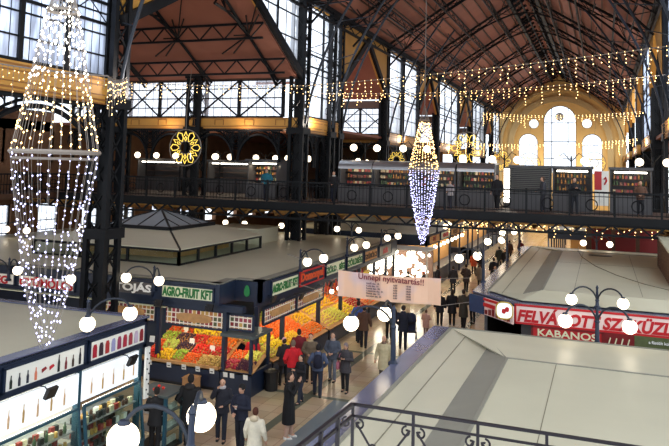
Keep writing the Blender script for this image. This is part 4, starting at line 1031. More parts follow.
# price cards on the stand fronts
pcn = 0
for i, (x, lab) in enumerate(((-14.8,'leftmost'),(-14.0,'second from left'),(-13.4,'third from left'),(-12.85,'fourth from left'),(-12.3,'rightmost'))):
    o = thing('price_card','white price card clipped to the front fruit stand, %s' % lab,'price card',(x,21.37,.58)); MB().slab([(-.085,0,0),(.085,0,0),(.085,-.02,.17),(-.085,-.02,.17)],(0,.012,0)).build('card','card',o,local=True)
    MB().slab([(-.05,-.012,.05),(.05,-.012,.05),(.05,-.016,.08),(-.05,-.016,.08)],(0,-.004,0)).build('print','black_ink',o,local=True)
for i, (x, lab) in enumerate(((-11.75,'left one'),(-11.5,'middle one'),(-11.0,'right one'))):
    o = thing('price_card','white price card on the navy corner stand, %s' % lab,'price card',(x,21.31,.55)); MB().slab([(-.08,0,0),(.08,0,0),(.08,-.02,.16),(-.08,-.02,.16)],(0,.012,0)).build('card','card',o,local=True)
for x, y, z, lab in ((-14.35,22.9,1.42,'top left of the front display'),(-13.7,22.3,1.18,'among the plums of the front display'),(-12.75,22.1,1.08,'among the tomatoes of the front display'),(-14.75,21.38,1.35,'on the navy post left of the front display')):
    o = thing('price_card','white price card standing %s' % lab,'price card',(x,y,z)); MB().slab([(-.10,0,0),(.10,0,0),(.10,.03,.2),(-.10,.03,.2)],(0,.012,0)).build('card','card',o,local=True)
# hanging sausages and hams under the third sign
for i in range(14):
    y = 28.9+.42*i; c_ = random.choice([(120,30,26),(150,40,30),(96,26,24)])
    goods('sausage', lambda: MB().tube([(0,0,.52),(0,0,.45),(.01,0,.3),(0,0,.12),(.03,0,.02)],[.008,.03,.045,.045,.02],7), cloth((136,34,28),.45), (-11.35,y,2.0), 'dark red sausage hanging under the left block lintel','sausage','sausages hanging under the lintel',0,1.1)
BM['sausage'].name = 'sausage'
# bulbs hanging over the aisle stands
for i, (y, lab) in enumerate(((29.0,'nearest hanging'),(29.9,'second hanging'),(31.2,'third hanging'),(32.6,'fourth hanging'),(34.5,'fifth hanging'),(36.5,'sixth hanging'))):
    o = thing('hanging_lamp','%s white bulb lamp over the left aisle fruit stands' % lab,'lamp',(-10.95,y,2.25)); MB().ball((0,0,0),.10,12,8).build('bulb','bright_bulb',o,True,local=True); MB().lathe([(.03,.09),(.05,.13),(.02,.2),(.01,.5)],(0,0,0),8).build('fitting','bin',o,local=True)
# black floodlights on arms
def flood(x, y, z, rz, lb):
    o = thing('floodlight',lb,'floodlight',(x,y,z),rz); m = MB(); m.slab([(-.14,-.02,-.1),(.14,-.02,-.1),(.14,-.12,.12),(-.14,-.12,.12)],(0,.07,.03)); m.build('casing','bin',o,local=True)
    m = MB(); m.tube([(0,.0,0),(0,.12,.12),(0,.3,.12)],.015,5); m.build('bracket','iron_grey',o,local=True)
flood(-12.3,21.0,2.78,PI,'small black floodlight at the right end of the AGRO-FRUIT board'); flood(-14.35,21.05,2.74,PI,'small black floodlight at the left end of the AGRO-FRUIT board')
flood(-11.0,23.2,2.85,PI/2,'black floodlight on the rounded corner of the left block'); flood(-10.85,25.4,2.6,PI/2,'black floodlight under the seam of the first two aisle signs'); flood(-10.85,28.6,2.62,PI/2,'black floodlight beneath the third aisle sign')
flood(-10.85,12.15,2.72,PI/2,'black floodlight under the bottle-picture sign, bottom left'); flood(-10.85,14.9,2.72,PI/2,'black floodlight under the red-picture sign')
o = single(MB().box((-13.05,20.75,0),(-12.6,21.15,.5)).box((-13.07,20.73,.5),(-12.58,21.17,.53)),'cardboard_box','cardboard','brown cardboard box on the floor before the fruit stand','box')
o = thing('litter_bin','black plastic bin standing at the corner fruit stand','bin',(-10.55,22.35,0)); MB().lathe([(.20,0),(.22,.02),(.25,.55),(.26,.6)],(0,0,0),14).build('bucket','bin',o,local=True); MB().lathe([(.27,.6),(.27,.64),(.12,.70)],(0,0,0),14).build('lid','bin',o,local=True)

# --- glazed pavilion with pyramid skylight
pv = thing('glazed_pavilion','beige hipped pavilion with glazed sides and pyramid skylight on the left roof','pavilion',(-19.5,28.4,3.53))
x0, x1, y0, y1 = -23.2,-15.8,24.5,31.7
MB().box((x0+.05,y0+.05,3.53),(x1-.05,y1-.05,3.6)).build('plinth','roof',pv)
g = MB(); g.quad((x0,y0,3.55),(x1,y0,3.55),(x1,y0,4.1),(x0,y0,4.1)); g.quad((x1,y0,3.55),(x1,y1,3.55),(x1,y1,4.1),(x1,y0,4.1)); g.build('glazing','glass',pv)
f = MB()
for i in range(4): f.box((x0+(x1-x0)*i/3-.05,y0-.05,3.53),(x0+(x1-x0)*i/3+.05,y0+.05,4.12))
for i in range(6): f.box((x1-.05,y0+(y1-y0)*i/5-.05,3.53),(x1+.05,y0+(y1-y0)*i/5+.05,4.12))
f.box((x0,y0-.06,4.06),(x1+.06,y0+.06,4.16)); f.box((x1-.06,y0,4.06),(x1+.06,y1,4.16)); f.box((x0,y0-.04,3.53),(x1,y0+.04,3.6)); f.box((x1-.04,y0,3.53),(x1+.04,y1,3.6)); f.build('mullions','iron',pv)
q0, q1, r0, r1, zt = -21.4,-17.65,26.6,30.6,4.62
rf = MB(); E_ = [(x0,y0,4.15),(x1+.1,y0-.1,4.15),(x1+.1,y1,4.15),(x0,y1,4.15)]; I_ = [(q0,r0,zt),(q1,r0,zt),(q1,r1,zt),(q0,r1,zt)]
for i in range(4): rf.slab([E_[i],E_[(i+1)%4],I_[(i+1)%4],I_[i]],(0,0,.04))
rf.slab(I_,(0,0,.04)); rf.build('hipped_roof','roof',pv)
f = MB(); f.bar(E_[1],I_[1],.07,.14); f.build('hip_trim','iron',pv)
sk = MB(); ap = (-19.45,28.5,5.42); b4 = [(q0+.1,r0+.05,zt+.1),(q1-.05,r0+.05,zt+.1),(q1-.05,r1-.2,zt+.1),(q0+.1,r1-.2,zt+.1)]
for i in range(4): sk.quad(b4[i],b4[(i+1)%4],ap)
M['sky_glass'] = mat('blue_grey_skylight_glass',(150,160,168),.18,spec=.8)
s_ = sk.build('pyramid_skylight','sky_glass',pv)
f = MB()
for i in range(4):
    a, b_ = V(b4[i]), V(b4[(i+1)%4]); f.bar(a,b_,.16); f.bar(a,ap,.08)
    for t in (.25,.5,.75): f.bar(a.lerp(b_,t),a.lerp(b_,.5).lerp(V(ap),1-abs(t-.5)*0-.02) if t == .5 else a.lerp(V(ap),.52) if t < .5 else b_.lerp(V(ap),.52),.05)
f.build('skylight_bars','iron',s_)
inn = MB(); inn.box((x0+1.2,y0+1.4,3.6),(x1-1.2,y1-1,4.5)); single(inn,'inner_shaft','soffit','warm yellowish inner box seen through the pavilion glass','light shaft')
single(MB().box((-19.3,33.0,3.53),(-16.6,35.4,4.25)).box((-19.4,32.9,4.25),(-16.5,35.5,4.32)),'roof_housing','roof','plain beige housing on the roof behind the pavilion','roof housing')
# --- left block A (sweets and drinks showcase, front left)
A = thing('stall_block','navy stall block with bright glass showcases at the bottom left','market stall',(-14,11,0))
MB().box((-26,5,FT),(-11.2,15.95,FT+.03)).build('roof','roof',A)
MB().box((-11.34,5,FB-.05),(-11.2,16.0,FT+.05)).box((-26,15.86,FB-.05),(-11.2,16.0,FT+.05)).build('fascia','navy',A)
MB().box((-11.5,5,FT+.04),(-11.16,16.04,FT+.07)).box((-26,15.8,FT+.04),(-11.5,16.04,FT+.07)).build('roof_edge','navy_top',A)
MB().box((-13.4,5,0),(-13.3,15.8,FB)).build('back_partition','white_board',A)
MB().box((-13.3,5,2.7),(-11.4,15.9,2.78)).build('inner_ceiling','white_board',A)
for y in (8.6,11.1,13.6,15.9): MB().box((-11.42,y-.05,0),(-11.28,y+.05,FB)).build('post','teal',A)
def picsign(y0, y1, lb, kind):
    o = sgn(lb,y0,y1,2.93,3.42,None,None,'white_board',.3,'x',-11.2)
    cols = {'bottle':[(30,40,34),(60,60,70),(40,44,60),(214,120,90),(140,40,44),(190,40,50),(22,24,26),(120,30,40),(70,50,40),(30,30,40)],'red':[(170,30,50),(60,40,50),(170,50,50),(150,150,190),(150,60,90),(170,40,60),(160,60,70),(190,170,190),(140,30,40)]}[kind]
    n_ = len(cols)
    for i, c_ in enumerate(cols):
        y = y0+(y1-y0)*(i+.75)/(n_+.5); m = MB()
        if kind == 'bottle' and i in (4,5): pr = [(-.05,.16),(.09,.22),(.05,.27),(-.06,.24)]
        elif kind == 'bottle': h = .26+.1*(i in (6,9)); pr = [(-.03,.06),(.03,.06),(.03,.06+h*.55),(.010,.06+h*.75),(.010,.06+h),(-.010,.06+h),(-.010,.06+h*.75),(-.03,.06+h*.55)]
        else: pr = [(-.07,.08),(.07,.08),(.07,.30),(.04,.38),(-.04,.38),(-.07,.30)]
        m.slab([(-11.14,y+a,2.93+b_) for a, b_ in pr],(.008,0,0)); m.build('printed_picture',cloth(c_,.5),o)
picsign(11.2,13.55,'white signboard printed with bottles and two peppers at the bottom left','bottle'); picsign(13.72,15.85,'white signboard printed with a row of red packets','red'); picsign(8.6,11.05,'white signboard printed with bottles, cut by the left frame edge','bottle')
for i, (y0, y1, lb) in enumerate(((8.65,11.05,'lit white header panel over the leftmost showcase'),(11.15,13.55,'lit white header panel with faint bottle prints over the left showcase'),(13.65,15.8,'lit white header panel with gold bottle prints over the right showcase'))):
    o = thing('header_panel',lb,'lit panel',(-11.3,(y0+y1)/2,2.05)); MB().box((-11.34,y0,2.05),(-11.28,y1,2.72)).build('panel','lit_white',o)
    for k in range(5):
        y = y0+.35+.4*k; MB().slab([(-11.275,y-.03,2.14),(-11.275,y+.03,2.14),(-11.275,y+.03,2.36),(-11.275,y+.01,2.42),(-11.275,y+.01,2.52),(-11.275,y-.01,2.52),(-11.275,y-.01,2.42),(-11.275,y-.03,2.36)],(.006,0,0)).build('printed_bottle',cloth((206,170,110) if k % 2 else (226,190,150),.5),o)
for i, (y0, y1, lb) in enumerate(((8.7,11.0,'glass showcase cut by the left frame edge'),(11.2,13.5,'glass showcase with stacked jars and boxes at the bottom left'),(13.7,15.8,'glass showcase with dark trays and packets beside the teal post'))):
    o = thing('glass_showcase',lb,'showcase',(-11.6,(y0+y1)/2,0))
    MB().box((-12.1,y0,0),(-11.0,y1,.55)).build('base','teal',o)
    f = MB()
    for y in (y0,y1):
        for x in (-11.02,): f.bar((x,y,.5),(x-.2,y,1.95),.06)
    f.bar((-11.02,y0,.55),(-11.02,y1,.55),.05); f.bar((-11.22,y0,1.95),(-11.22,y1,1.95),.06); f.build('frame','teal',o)
    g = MB(); g.quad((-11.0,y0,.55),(-11.0,y1,.55),(-11.2,y1,1.93),(-11.2,y0,1.93)); g.build('glass_front','glass',o)
    MB().box((-11.34,y0+.1,1.88),(-11.27,y1-.1,1.94)).build('tube_lamp','tube_lamp',o)
    for z in (.8,1.12,1.45): MB().box((-12.05,y0+.04,z),(-11.25,y1-.04,z+.02)).build('shelf','steel',o)
    w = ['in the showcase cut by the frame edge','in the left glass showcase','in the right glass showcase'][i]
    for z in (.57,.82,1.14,1.47):
        for xx in (-11.35,-11.6):
            y = y0+.12
            while y < y1-.1:
                kn, fn, col = random.choice([('green_bottle',mk_bottle,(70,92,66)),('dark_jar',mk_jar,(70,46,36)),('dark_jar',mk_jar,(70,46,36)),('white_box',mk_box,(236,234,226)),('honey_jar',mk_jar,(190,150,80)),('dark_box',mk_box,(36,40,40)),('dark_box',mk_box,(36,40,40)),('red_box',mk_box,(150,56,50)),('cream_box',mk_box,(206,196,166))])
                goods('s_'+kn, fn, gm(col), (xx,y,z), '%s %s' % (kn.replace('_',' '),w), kn.split('_')[1], '%ss %s' % (kn.replace('_',' '),w), PI/2)
                y += random.uniform(.12,.19)
cc = thing('corner_counter','grey-green counter case standing at the end of the showcase row','counter',(-11.0,16.3,0))
MB().box((-11.7,16.35,0),(-10.75,17.2,.08)).build('plinth','bin',cc); MB().box((-11.75,16.32,1.42),(-10.7,17.25,1.48)).build('worktop','counter',cc)
f = MB()
for x in (-11.7,-10.78):
    for y in (16.38,17.17): f.box((x-.04,y-.04,0),(x+.04,y+.04,1.42))
f.build('frame','teal',cc)
MB().quad((-10.75,16.35,.08),(-10.75,17.2,.08),(-10.75,17.2,1.42),(-10.75,16.35,1.42)).build('glass_front','glass',cc)
for z in (.5,.95): MB().box((-11.68,16.36,z),(-10.8,17.18,z+.02)).build('shelf','steel',cc)
for z in (.1,.52,.97):
    for k in range(5): goods('s_white_box',mk_box,gm((236,234,226)),(-10.95,16.48+.15*k,z),'white box in the corner counter case','box','white boxes in the corner counter case',PI/2)
for k, (x, y) in enumerate(((-11.3,16.6),(-11.15,16.8),(-11.35,16.9))): goods('f_tomato',f_round(.045),cloth((216,40,24),.4),(x,y,1.48),'red tomato lying on the corner counter','tomato','tomatoes on the corner counter')
sp = thing('speckled_post_cover','white speckled strip hanging at the end of the lit header','strip',(-11.1,15.95,1.6)); MB().box((-11.14,15.86,1.5),(-11.08,16.02,2.8)).build('strip','card',sp)
m = MB()
for k in range(9): m.octa((-11.07,15.94+.04*(-1)**k,1.6+.13*k),.03)
m.build('dots','black_ink',sp)

# --- right blocks C1 (near) and C2 (far)
def right_block(y0, y1, x1, lb, o1=1.9, i1=3.9, c=0):
    C_ = thing('stall_block',lb,'market stall',(-1,(y0+y1)/2,0))
    e = .5
    xi = -1.88; yo = y1-o1; yi = y1-i1; h = FT+.17
    MB().slab([(-3.75,y0+.4+c,FT-.1),(-2.5,y0+.95,FT),(-2.5,yo,FT),(-3.75,y1-.4,FT-.1)],(0,0,.03)).build('outer_strip_roof','roof',C_)
    up = (0,0,.03)
    MB().slab([(-3.75,y1-.4,FT-.1),(-2.5,yo,FT),(xi,yi,h)],up).slab([(-3.75,y1-.4,FT-.1),(xi,yi,h),(x1,yi,h)],up).slab([(-3.75,y1-.4,FT-.1),(x1,yi,h),(x1,y1-.4,FT-.1)],up).build('far_strip_roof','roof',C_)
    MB().slab([(-3.75,y0+.4+c,FT-.1),(-2.5,y0+.4,FT-.1),(-2.5,y0+.95,FT)],up).slab([(-2.5,y0+.4,FT-.1),(xi,y0+1.0,h),(-2.5,y0+.95,FT)],up).slab([(-2.5,y0+.4,FT-.1),(x1,y0+.4,FT-.1),(x1,y0+1.0,h),(xi,y0+1.0,h)],up).build('near_strip_roof','roof',C_)
    MB().slab([(-2.5,y0+.95,FT+.01),(xi,y0+1.0,h+.01),(xi,yi,h+.01),(-2.5,yo,FT+.01)],(0,0,.03)).build('sloping_band','roof_grey',C_)  # sloping face coloured a darker grey than the beige roof
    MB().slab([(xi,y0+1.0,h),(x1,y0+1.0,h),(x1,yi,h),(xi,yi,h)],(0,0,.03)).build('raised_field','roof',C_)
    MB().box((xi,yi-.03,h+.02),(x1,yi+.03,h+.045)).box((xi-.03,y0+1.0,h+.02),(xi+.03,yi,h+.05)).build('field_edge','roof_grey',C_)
    lp = [(-4.32,y0+c*1.25),(-2.6,y0),(x1,y0),(x1,y1),(-4.32,y1)] if c else [(-4.32,y0),(x1,y0),(x1,y1),(-4.32,y1)]
    MB().slab([(x,y,FT-.19) for x, y in lp],(0,0,.05)).build('ledge','navy_top',C_)
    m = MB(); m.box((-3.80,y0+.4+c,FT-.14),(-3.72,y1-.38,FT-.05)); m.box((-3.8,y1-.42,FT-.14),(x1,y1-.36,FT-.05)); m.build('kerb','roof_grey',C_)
    m = MB(); L_ = lp+[lp[0]]
    for p, q in zip(L_[:-1],L_[1:]): fasc(m,(p[0]+(.02 if p[0] < 0 else 0),p[1]),(q[0]+(.02 if q[0] < 0 else 0),q[1]),FB,FT-.19,.12)
    m.build('fascia','navy',C_)
    m = MB(); m.box((-3.9,y0+.4+c,0),(-3.8,y1-.4,FB)); m.box((-2.5,y0+.4,0),(x1,y0+.5,FB)); m.box((-3.9,y1-.5,0),(x1,y1-.4,FB)); m.box((x1-.1,y0+.4,0),(x1,y1-.4,FB)); m.build('wall_panel','kiosk_dark',C_)
    sm = MB()
    sm.bar((-3.2,y0+1,FT-.02),(-3.2,y1-1.2,FT-.02),.012)
    for x in (-.9,1.2): sm.box((x,y0+1.3,h+.03),(x+.014,yi,h+.034))
    sm.box((xi,y0+(y1-y0)*.5,h+.03),(x1,y0+(y1-y0)*.5+.012,h+.034)); sm.build('seam','seam',C_)
    return C_
right_block(3.5,19.4,9,'near cream-roofed stall block filling the bottom right')
right_block(23.85,42.2,3.0,'far cream-roofed stall block behind the FELVÁGOTT sign',1.3,4.4,1.4)
pk = thing('arched_pavilion','dark brown arched structure beneath the bridge at the far edge of the right roof','pavilion',(1.0,45.5,0))
outline_wall('front_arches','dark_wood',[(-.9,0),(3.1,0),(3.1,5.1),(-.9,5.1)],[archloop(-.6,.5,2.9,4.7),archloop(.7,1.8,2.9,4.7),archloop(2.0,3.0,2.9,4.7)],44.6,.2,parent=pk)
MB().box((-.9,46.6,0),(3.1,46.7,5.1)).build('back_wall','dark_red_board',pk); MB().box((-.95,44.4,5.1),(3.15,46.8,5.2)).build('roof','dark_wood',pk)
s = thing('roof_vent','flat dark oval plate on the far cream roof','vent',(-.1,36.6,3.69)); MB().lathe([(.42,0),(.42,.02),(.36,.035)],(0,0,0),18,1.3,.8).build('plate','counter',s,local=True)
cb = MB(); pts4 = [(-1.2,40.2),(-1.15,38),(-.9,35.5),(-.3,32.4),(.5,29.9),(1.4,28.0),(2.4,26.6)]
cb.tube([(x,y,3.71) for x, y in pts4],.014,4); single(cb,'roof_cable','seam','thin dark cable curving over the far cream roof','cable')
# signs of C2 facing the camera
s = sgn('long white signboard with red slanted lettering FELVÁGOTT SZAKÜZLET',-2.63,2.55,2.77,3.33,'FELVÁGOTT SZAKÜZLET','red_ink','pink_board',.52,'y',23.85,frame='red_ink',bold=.022)
for ch in s.children:
    if ch.name.startswith('lettering'):
        for v in ch.data.vertices: v.co.x += v.co.z*.22-.06
sgn('dark red rounded signboard with white lettering KABANOS',-2.1,0,2.38,2.72,'KABANOS','cream_board','red_board',.30,'y',23.80,frame='dark_red_board',bold=.006)
s = thing('shelf_front','dark red and olive printed strip right of the KABANOS sign','printed strip',(1.4,23.78,2.2)); MB().box((-.1,23.78,2.36),(.9,23.82,2.74)).build('panel','dark_red_board',s); MB().box((.9,23.76,2.36),(2.9,23.80,2.74)).build('green_panel',cloth((84,92,56)),s)
m = MB()
for k in range(4): m.tube([(.15+.18*k,23.75,2.35),(.22+.18*k,23.75,2.6)],.02,5)
m.build('printed_sausages','cream_board',s); on_plane(text_mb('a füstölt kolbász mestere',.12,.002),(1.9,23.74,2.58),(1,0,0),(0,0,1)).build('lettering','white_ink',s)
s = thing('corner_box','plain dark blue panel on the corner of the far right block','panel',(-4.1,25.1,2.7)); MB().slab([(-4.36,25.32,2.72),(-3.78,24.84,2.72),(-3.78,24.84,3.31),(-4.36,25.32,3.31)],(-.02,-.03,0)).build('panel',cloth((30,62,100),.4),s)
s = thing('menu_board','red-framed white picture board left of the FELVÁGOTT sign','sign',(-3.2,24.2,2.7)); d0 = V((-3.74,24.78,0)); d1 = V((-2.66,23.62,0)); nrm = V((-.03,-.03,0))
def mbp(t0,t1,z0,z1,k): a = d0.lerp(d1,t0)+nrm*k; b_ = d0.lerp(d1,t1)+nrm*k; return [(a.x,a.y,z0),(b_.x,b_.y,z0),(b_.x,b_.y,z1),(a.x,a.y,z1)]
MB().slab(mbp(0,1,2.74,3.30,0),tuple(nrm)).build('board','pink_board',s); MB().slab(mbp(0,1,3.22,3.30,1.1),tuple(nrm)).slab(mbp(0,.4,3.02,3.14,1.1),tuple(nrm)).build('red_strip','red_ink',s)
m = MB()
for k in range(7): m.slab(mbp(.05+.13*k,.12+.13*k,2.78,2.92+.04*(k%3),1.1),tuple(nrm))
m.build('printed_pictures','dark_red_board',s)
s = thing('projecting_sign','round-cornered white light sign with red heart, sticking out before the far right block','sign',(-2.88,23.1,2.7))
L = [(.25*math.copysign(abs(math.cos(t))**.7,math.cos(t)),.25*math.copysign(abs(math.sin(t))**.7,math.sin(t))) for t in [2*PI*i/20 for i in range(20)]]
MB().slab([(-2.88+a,23.0,3.26+b_) for a, b_ in L],(0,.12,0)).build('casing','lit_white',s)
MB().slab([(-2.88+a*.25-.02,22.98,3.24+b_*.3) for a, b_ in L],(0,.02,0)).slab([(-2.88+a*.25+.08,22.98,3.30+b_*.3) for a, b_ in L],(0,.02,0)).build('heart','red_ink',s)
m = MB(); m.tube([(-2.88+a*1.03,22.99,3.26+b_*1.03) for a, b_ in L],.02,4,closed=True); m.build('gold_rim',cloth((200,170,60),.4),s)
MB().box((-2.91,23.12,3.2),(-2.85,23.9,3.26)).build('bracket','iron',s)
m = MB(); m.box((-3.4,23.5,1.75),(-2.5,23.9,2.3)); o = single(m,'yellow_counter_board',cloth((206,170,50)),'yellow edged display beneath the heart sign','display')
# wooden lit kiosk at the right frame edge
rk = thing('wooden_kiosk','pale-topped wooden kiosk wall at the right frame edge','kiosk',(3.6,31,3.4)); MB().box((2.25,28.2,3.4),(7,34,4.85)).build('boarding','wood',rk); MB().slab([(2.2,28.1,4.85),(7,28.1,4.85),(7,34.2,5.0),(2.2,34.2,5.0)],(0,0,.06)).build('roof','roof',rk)
m = MB()
for k in range(12): m.box((2.22,28.3+.5*k,3.4),(2.25,28.33+.5*k,4.85))
m.build('board_joints','dark_wood',rk)
# --- far left stall rows beyond
def simple_block(x0, x1, y0, y1, lb, txt, col, sb='cream_board', face=1):
    C_ = thing('stall_block',lb,'market stall',((x0+x1)/2,(y0+y1)/2,0))
    MB().box((x0,y0,FT),(x1,y1,FT+.04)).build('roof','roof',C_)
    xa = x1 if face > 0 else x0
    MB().box((x0,y0,FB),(x1,y0+.12,FT+.02)).box((xa-.12,y0,FB),(xa,y1,FT+.02)).build('fascia','navy',C_)
    MB().box((x0+1.4,y0+1.4,0),(x1-1.6,y1-.3,FB)).build('wall_panel','soffit',C_)
    MB().box((x0+.2,y0+.2,0),(x1-.2,y0+1.1,.9)).box((x1-1.2,y0+.2,0),(x1-.2,y1-.2,.9)).build('counter','navy',C_)
    n_ = int((y1-y0)/3)
    for k in range(n_+1): MB().box((xa-.12,y0+.1+(y1-y0-.2)*k/n_-.06,0),(xa,y0+.1+(y1-y0-.2)*k/n_+.06,FB)).build('post','navy',C_)
    return C_
simple_block(-20,-10.2,43.6,58.4,'second left stall block, behind the bright ornament display','', 'green_ink')
simple_block(-20,-10.4,61.5,80,'third left stall block with orange-lit produce','','red_ink')
simple_block(-20,-10.6,84,112,'farthest left stall block','','red_ink')
simple_block(-3.6,3,54,80,'right-hand stall block far beyond the bridge','','red_ink',face=-1)
for y0, y1, tx, cl, bd, lb in ((44,47,'SAJT','dark_red_board','wood','brown signboard on the second left block, nearest'),(47.4,50.4,'HENTES','red_ink','cream_board','pale signboard with red lettering on the second left block'),(50.8,54,'PÉKSÉG','dark_wood','wood','brown signboard on the second left block, third'),(54.4,58,'SAVANYÚSÁG','green_ink','cream_board','pale signboard with green lettering on the second left block')):
    sgn(lb,y0,y1,2.9,3.42,tx,cl,bd,.38,'x',-10.2)
# glowing ornament display in front of the second left block
orn = thing('ornament_stall','white open stall crowded with glowing ornaments at the end of the left aisle','market stall',(-11.4,42.3,0))
MB().box((-13.4,41.6,0),(-9.7,43.0,.85)).build('counter','white_board',orn); MB().box((-13.4,43.1,0),(-9.7,43.2,2.8)).build('back_wall','dark_wood',orn); MB().box((-13.5,41.4,2.75),(-9.6,43.3,2.85)).build('canopy','white_board',orn)
for x in (-13.4,-9.7): MB().box((x-.05,41.45,0),(x+.05,41.55,2.8)).build('post','white_board',orn)
lab = ['big','small']
for i in range(120):
    x = random.uniform(-13.3,-9.8); y = random.uniform(41.5,42.7); z = random.uniform(.95,2.65); r_ = random.choice((.09,.12,.16))
    def mk(): m = MB(); m.ball((0,0,0),1,10,7); m.lathe([(.12,.95),(.12,1.15),(.03,1.2)],(0,0,0),6); return m
    o = goods('ornament',mk,'bright_bulb',(x,y,z),'glowing white glass ornament in the bright stall','ornament','glowing ornaments in the bright stall',0,r_)
    if i == 0: o.name = 'glass_ornament'
# orange-lit produce on the far blocks
for i in range(10):
    y = 44.5+1.4*i
    MBx = MB(); MBx.ball((0,0,0),.13,10,7)
    o = thing('hanging_lamp','warm lamp over the second left block counter, number %s from the near end' % ['one','two','three','four','five','six','seven','eight','nine','ten'][i],'lamp',(-10.5,y,2.45)); MBx.build('bulb','bright_bulb',o,True,local=True); MB().lathe([(.02,.12),(.02,.4)],(0,0,0),6).build('fitting','bin',o,local=True)
# banner
M['maroon'] = mat('maroon_print',(130,36,50),.6)
bn = thing('price_banner','pale banner with opening hours hung across the aisle on cords','banner',(-7.0,24.5,3.0))
m = MB(); nx = 16; xa, xb = -9.02,-5.22
def bz(t, top): return (3.86-.05*math.sin(PI*t) if top else 2.94-.03*math.sin(PI*t))
def bp(t, s): return (xa+(xb-xa)*t, 24.5+.05*math.sin(t*9)+.03*math.sin(t*23+s), bz(t,1)*s+bz(t,0)*(1-s))
vs = [bp(i/nx,j/4) for j in range(5) for i in range(nx+1)]; vs += [(x,y+.012,z) for x, y, z in vs]
nn = nx+1; fs = []
for j in range(4):
    for i in range(nx): a = j*nn+i; fs += [(a,a+1,a+1+nn,a+nn),(a+5*nn,a+nn+5*nn,a+1+nn+5*nn,a+1+5*nn)]
m.add(vs,fs); m.build('cloth','banner',bn)
on_plane(text_mb('Ünnepi nyitvatartás!!',.29,.004,.004),(-7.0,24.40,3.70),(1,0,-.02),(0,0,1)).build('heading','maroon',bn)
for k in range(6):
    z = 3.50-.088*k
    on_plane(text_mb(['Hétfő','Kedd','Szerda','Csütörtök','Péntek','Szombat'][k]+' dec. '+str(18+k)+'.',.085,.002,.003,'LEFT'),(-7.9,24.40,z),(1,0,0),(0,0,1)).build('line',cloth((90,60,70)),bn)
    on_plane(text_mb('6:00',.085,.002,.003,'LEFT'),(-6.9,24.40,z),(1,0,0),(0,0,1)).build('line',cloth((90,60,70)),bn); on_plane(text_mb('18:00' if k < 5 else '15:00',.085,.002,.003,'LEFT'),(-6.45,24.40,z),(1,0,0),(0,0,1)).build('line',cloth((90,60,70)),bn)
for p, q in (((xa,24.5,3.86),(-11.1,24.55,4.3)),((xa,24.5,2.94),(-11.1,24.6,3.3)),((xb,24.5,3.86),(-4.2,24.2,4.0)),((xb,24.5,2.94),(-4.2,24.2,3.2))): MB().bar(p,q,.02).build('cord','wire',bn)

# ------------------------------------------------------------------ globe lamps
def lamp(x, y, z, rz, lb, ph=1.0, reach=.9, gh=.62, r=.17, spread=PI/4, src=None):
    if src: return dup(src,(x,y,z),rz,lb)
    o = thing('globe_lamp',lb,'street lamp',(x,y,z),rz)
    pk_ = gh+.34; lo_ = max(.12,gh-.12)
    MB().lathe([(.11,0),(.11,.05),(.06,.10),(.05,lo_),(.07,lo_+.03),(.045,lo_+.08),(.035,pk_-.06),(.05,pk_-.04),(.006,pk_+.05)],(0,0,0),10).build('post','navy',o,local=True)
    for s in (-1,1):
        a = s*spread; d = V((math.cos(a),math.sin(a),0))
        q0, q1, q2, q3 = V((0,0,lo_)), d*reach*.12+V((0,0,pk_+.1)), d*reach*.85+V((0,0,pk_+.16)), d*reach+V((0,0,gh+r*.8))
        pts = [q0*(1-t)**3+q1*3*t*(1-t)**2+q2*3*t*t*(1-t)+q3*t**3 for t in [i/9 for i in range(10)]]
        m = MB(); m.tube(pts,.026,7)
        c_ = m.build('arm','iron_grey',o,True,local=True)
        MB().lathe([(.03,r*.98),(.075,r*.95),(.08,r*.80),(.05,r*1.15)],d*reach+V((0,0,gh)),10).build('cap','navy',o,local=True)
        MB().ball(d*reach+V((0,0,gh)),r,20,14).build('globe','globe',o,True,local=True)
    return o
L0 = lamp(-11.06,25.74,3.5,-.1,'twin globe lamp on the left block between the green and orange signs',.95,.95,.50)
lamp(-.16,24.0,3.40,-PI/2,'twin globe lamp standing above the FELVÁGOTT sign',1,1.04,.34)
lamp(-.13,19.19,3.34,-PI/2,'twin globe lamp on the near cream roof, in front of the FELVÁGOTT sign',1.15,1.03,.67)
L2 = lamp(-4.3,15.3,3.32,PI*.91,'twin globe lamp on the violet ledge beneath the banner',1.35,.95,.9)
NL = lamp(-4.31,7.08,3.32,PI*.875,'nearest twin globe lamp cut by the bottom frame edge',1.6,.75,1.2,.18)
for x, y, z, rz, lb in ((-11.12,31.35,3.5,-.1,'twin globe lamp on the left block above the fourth sign'),(-11.06,36.6,3.5,-.15,'twin globe lamp on the left block above the dull signs'),
    (-11.28,13.75,3.5,-.1,'twin globe lamp between the bottle and red-packet signs'),(-14.72,21.3,3.12,-PI/2,'twin globe lamp between the TOJÁS and AGRO-FRUIT boards'),
    (-17.0,21.2,2.9,-PI/2,'twin globe lamp right of the GYÜMÖLCS sign, behind the light cone'),(-21.3,21.3,2.95,-PI*.4,'twin globe lamp at the red-lettered sign on the left edge'),(-10.1,46,3.5,0,'twin globe lamp on the second left block'),(-10.1,53,3.5,0,'second twin globe lamp on the second left block'),
    (-.3,41.9,3.34,-PI/2,'twin globe lamp at the far edge of the far cream roof')):
    lamp(x,y,z,rz,lb,src=L0)
for x, y, lb in ((-4.3,27.9,'first twin globe lamp along the far right ledge'),(-4.3,35.2,'second twin globe lamp along the far right ledge'),(-4.3,40.6,'third twin globe lamp along the far right ledge, under the bridge'),(-3.7,55,'first twin globe lamp on the right-hand block far beyond the bridge'),(-3.7,62,'second twin globe lamp on the right-hand block far beyond the bridge')): lamp(x,y,3.32,PI*.88,lb,src=L2)
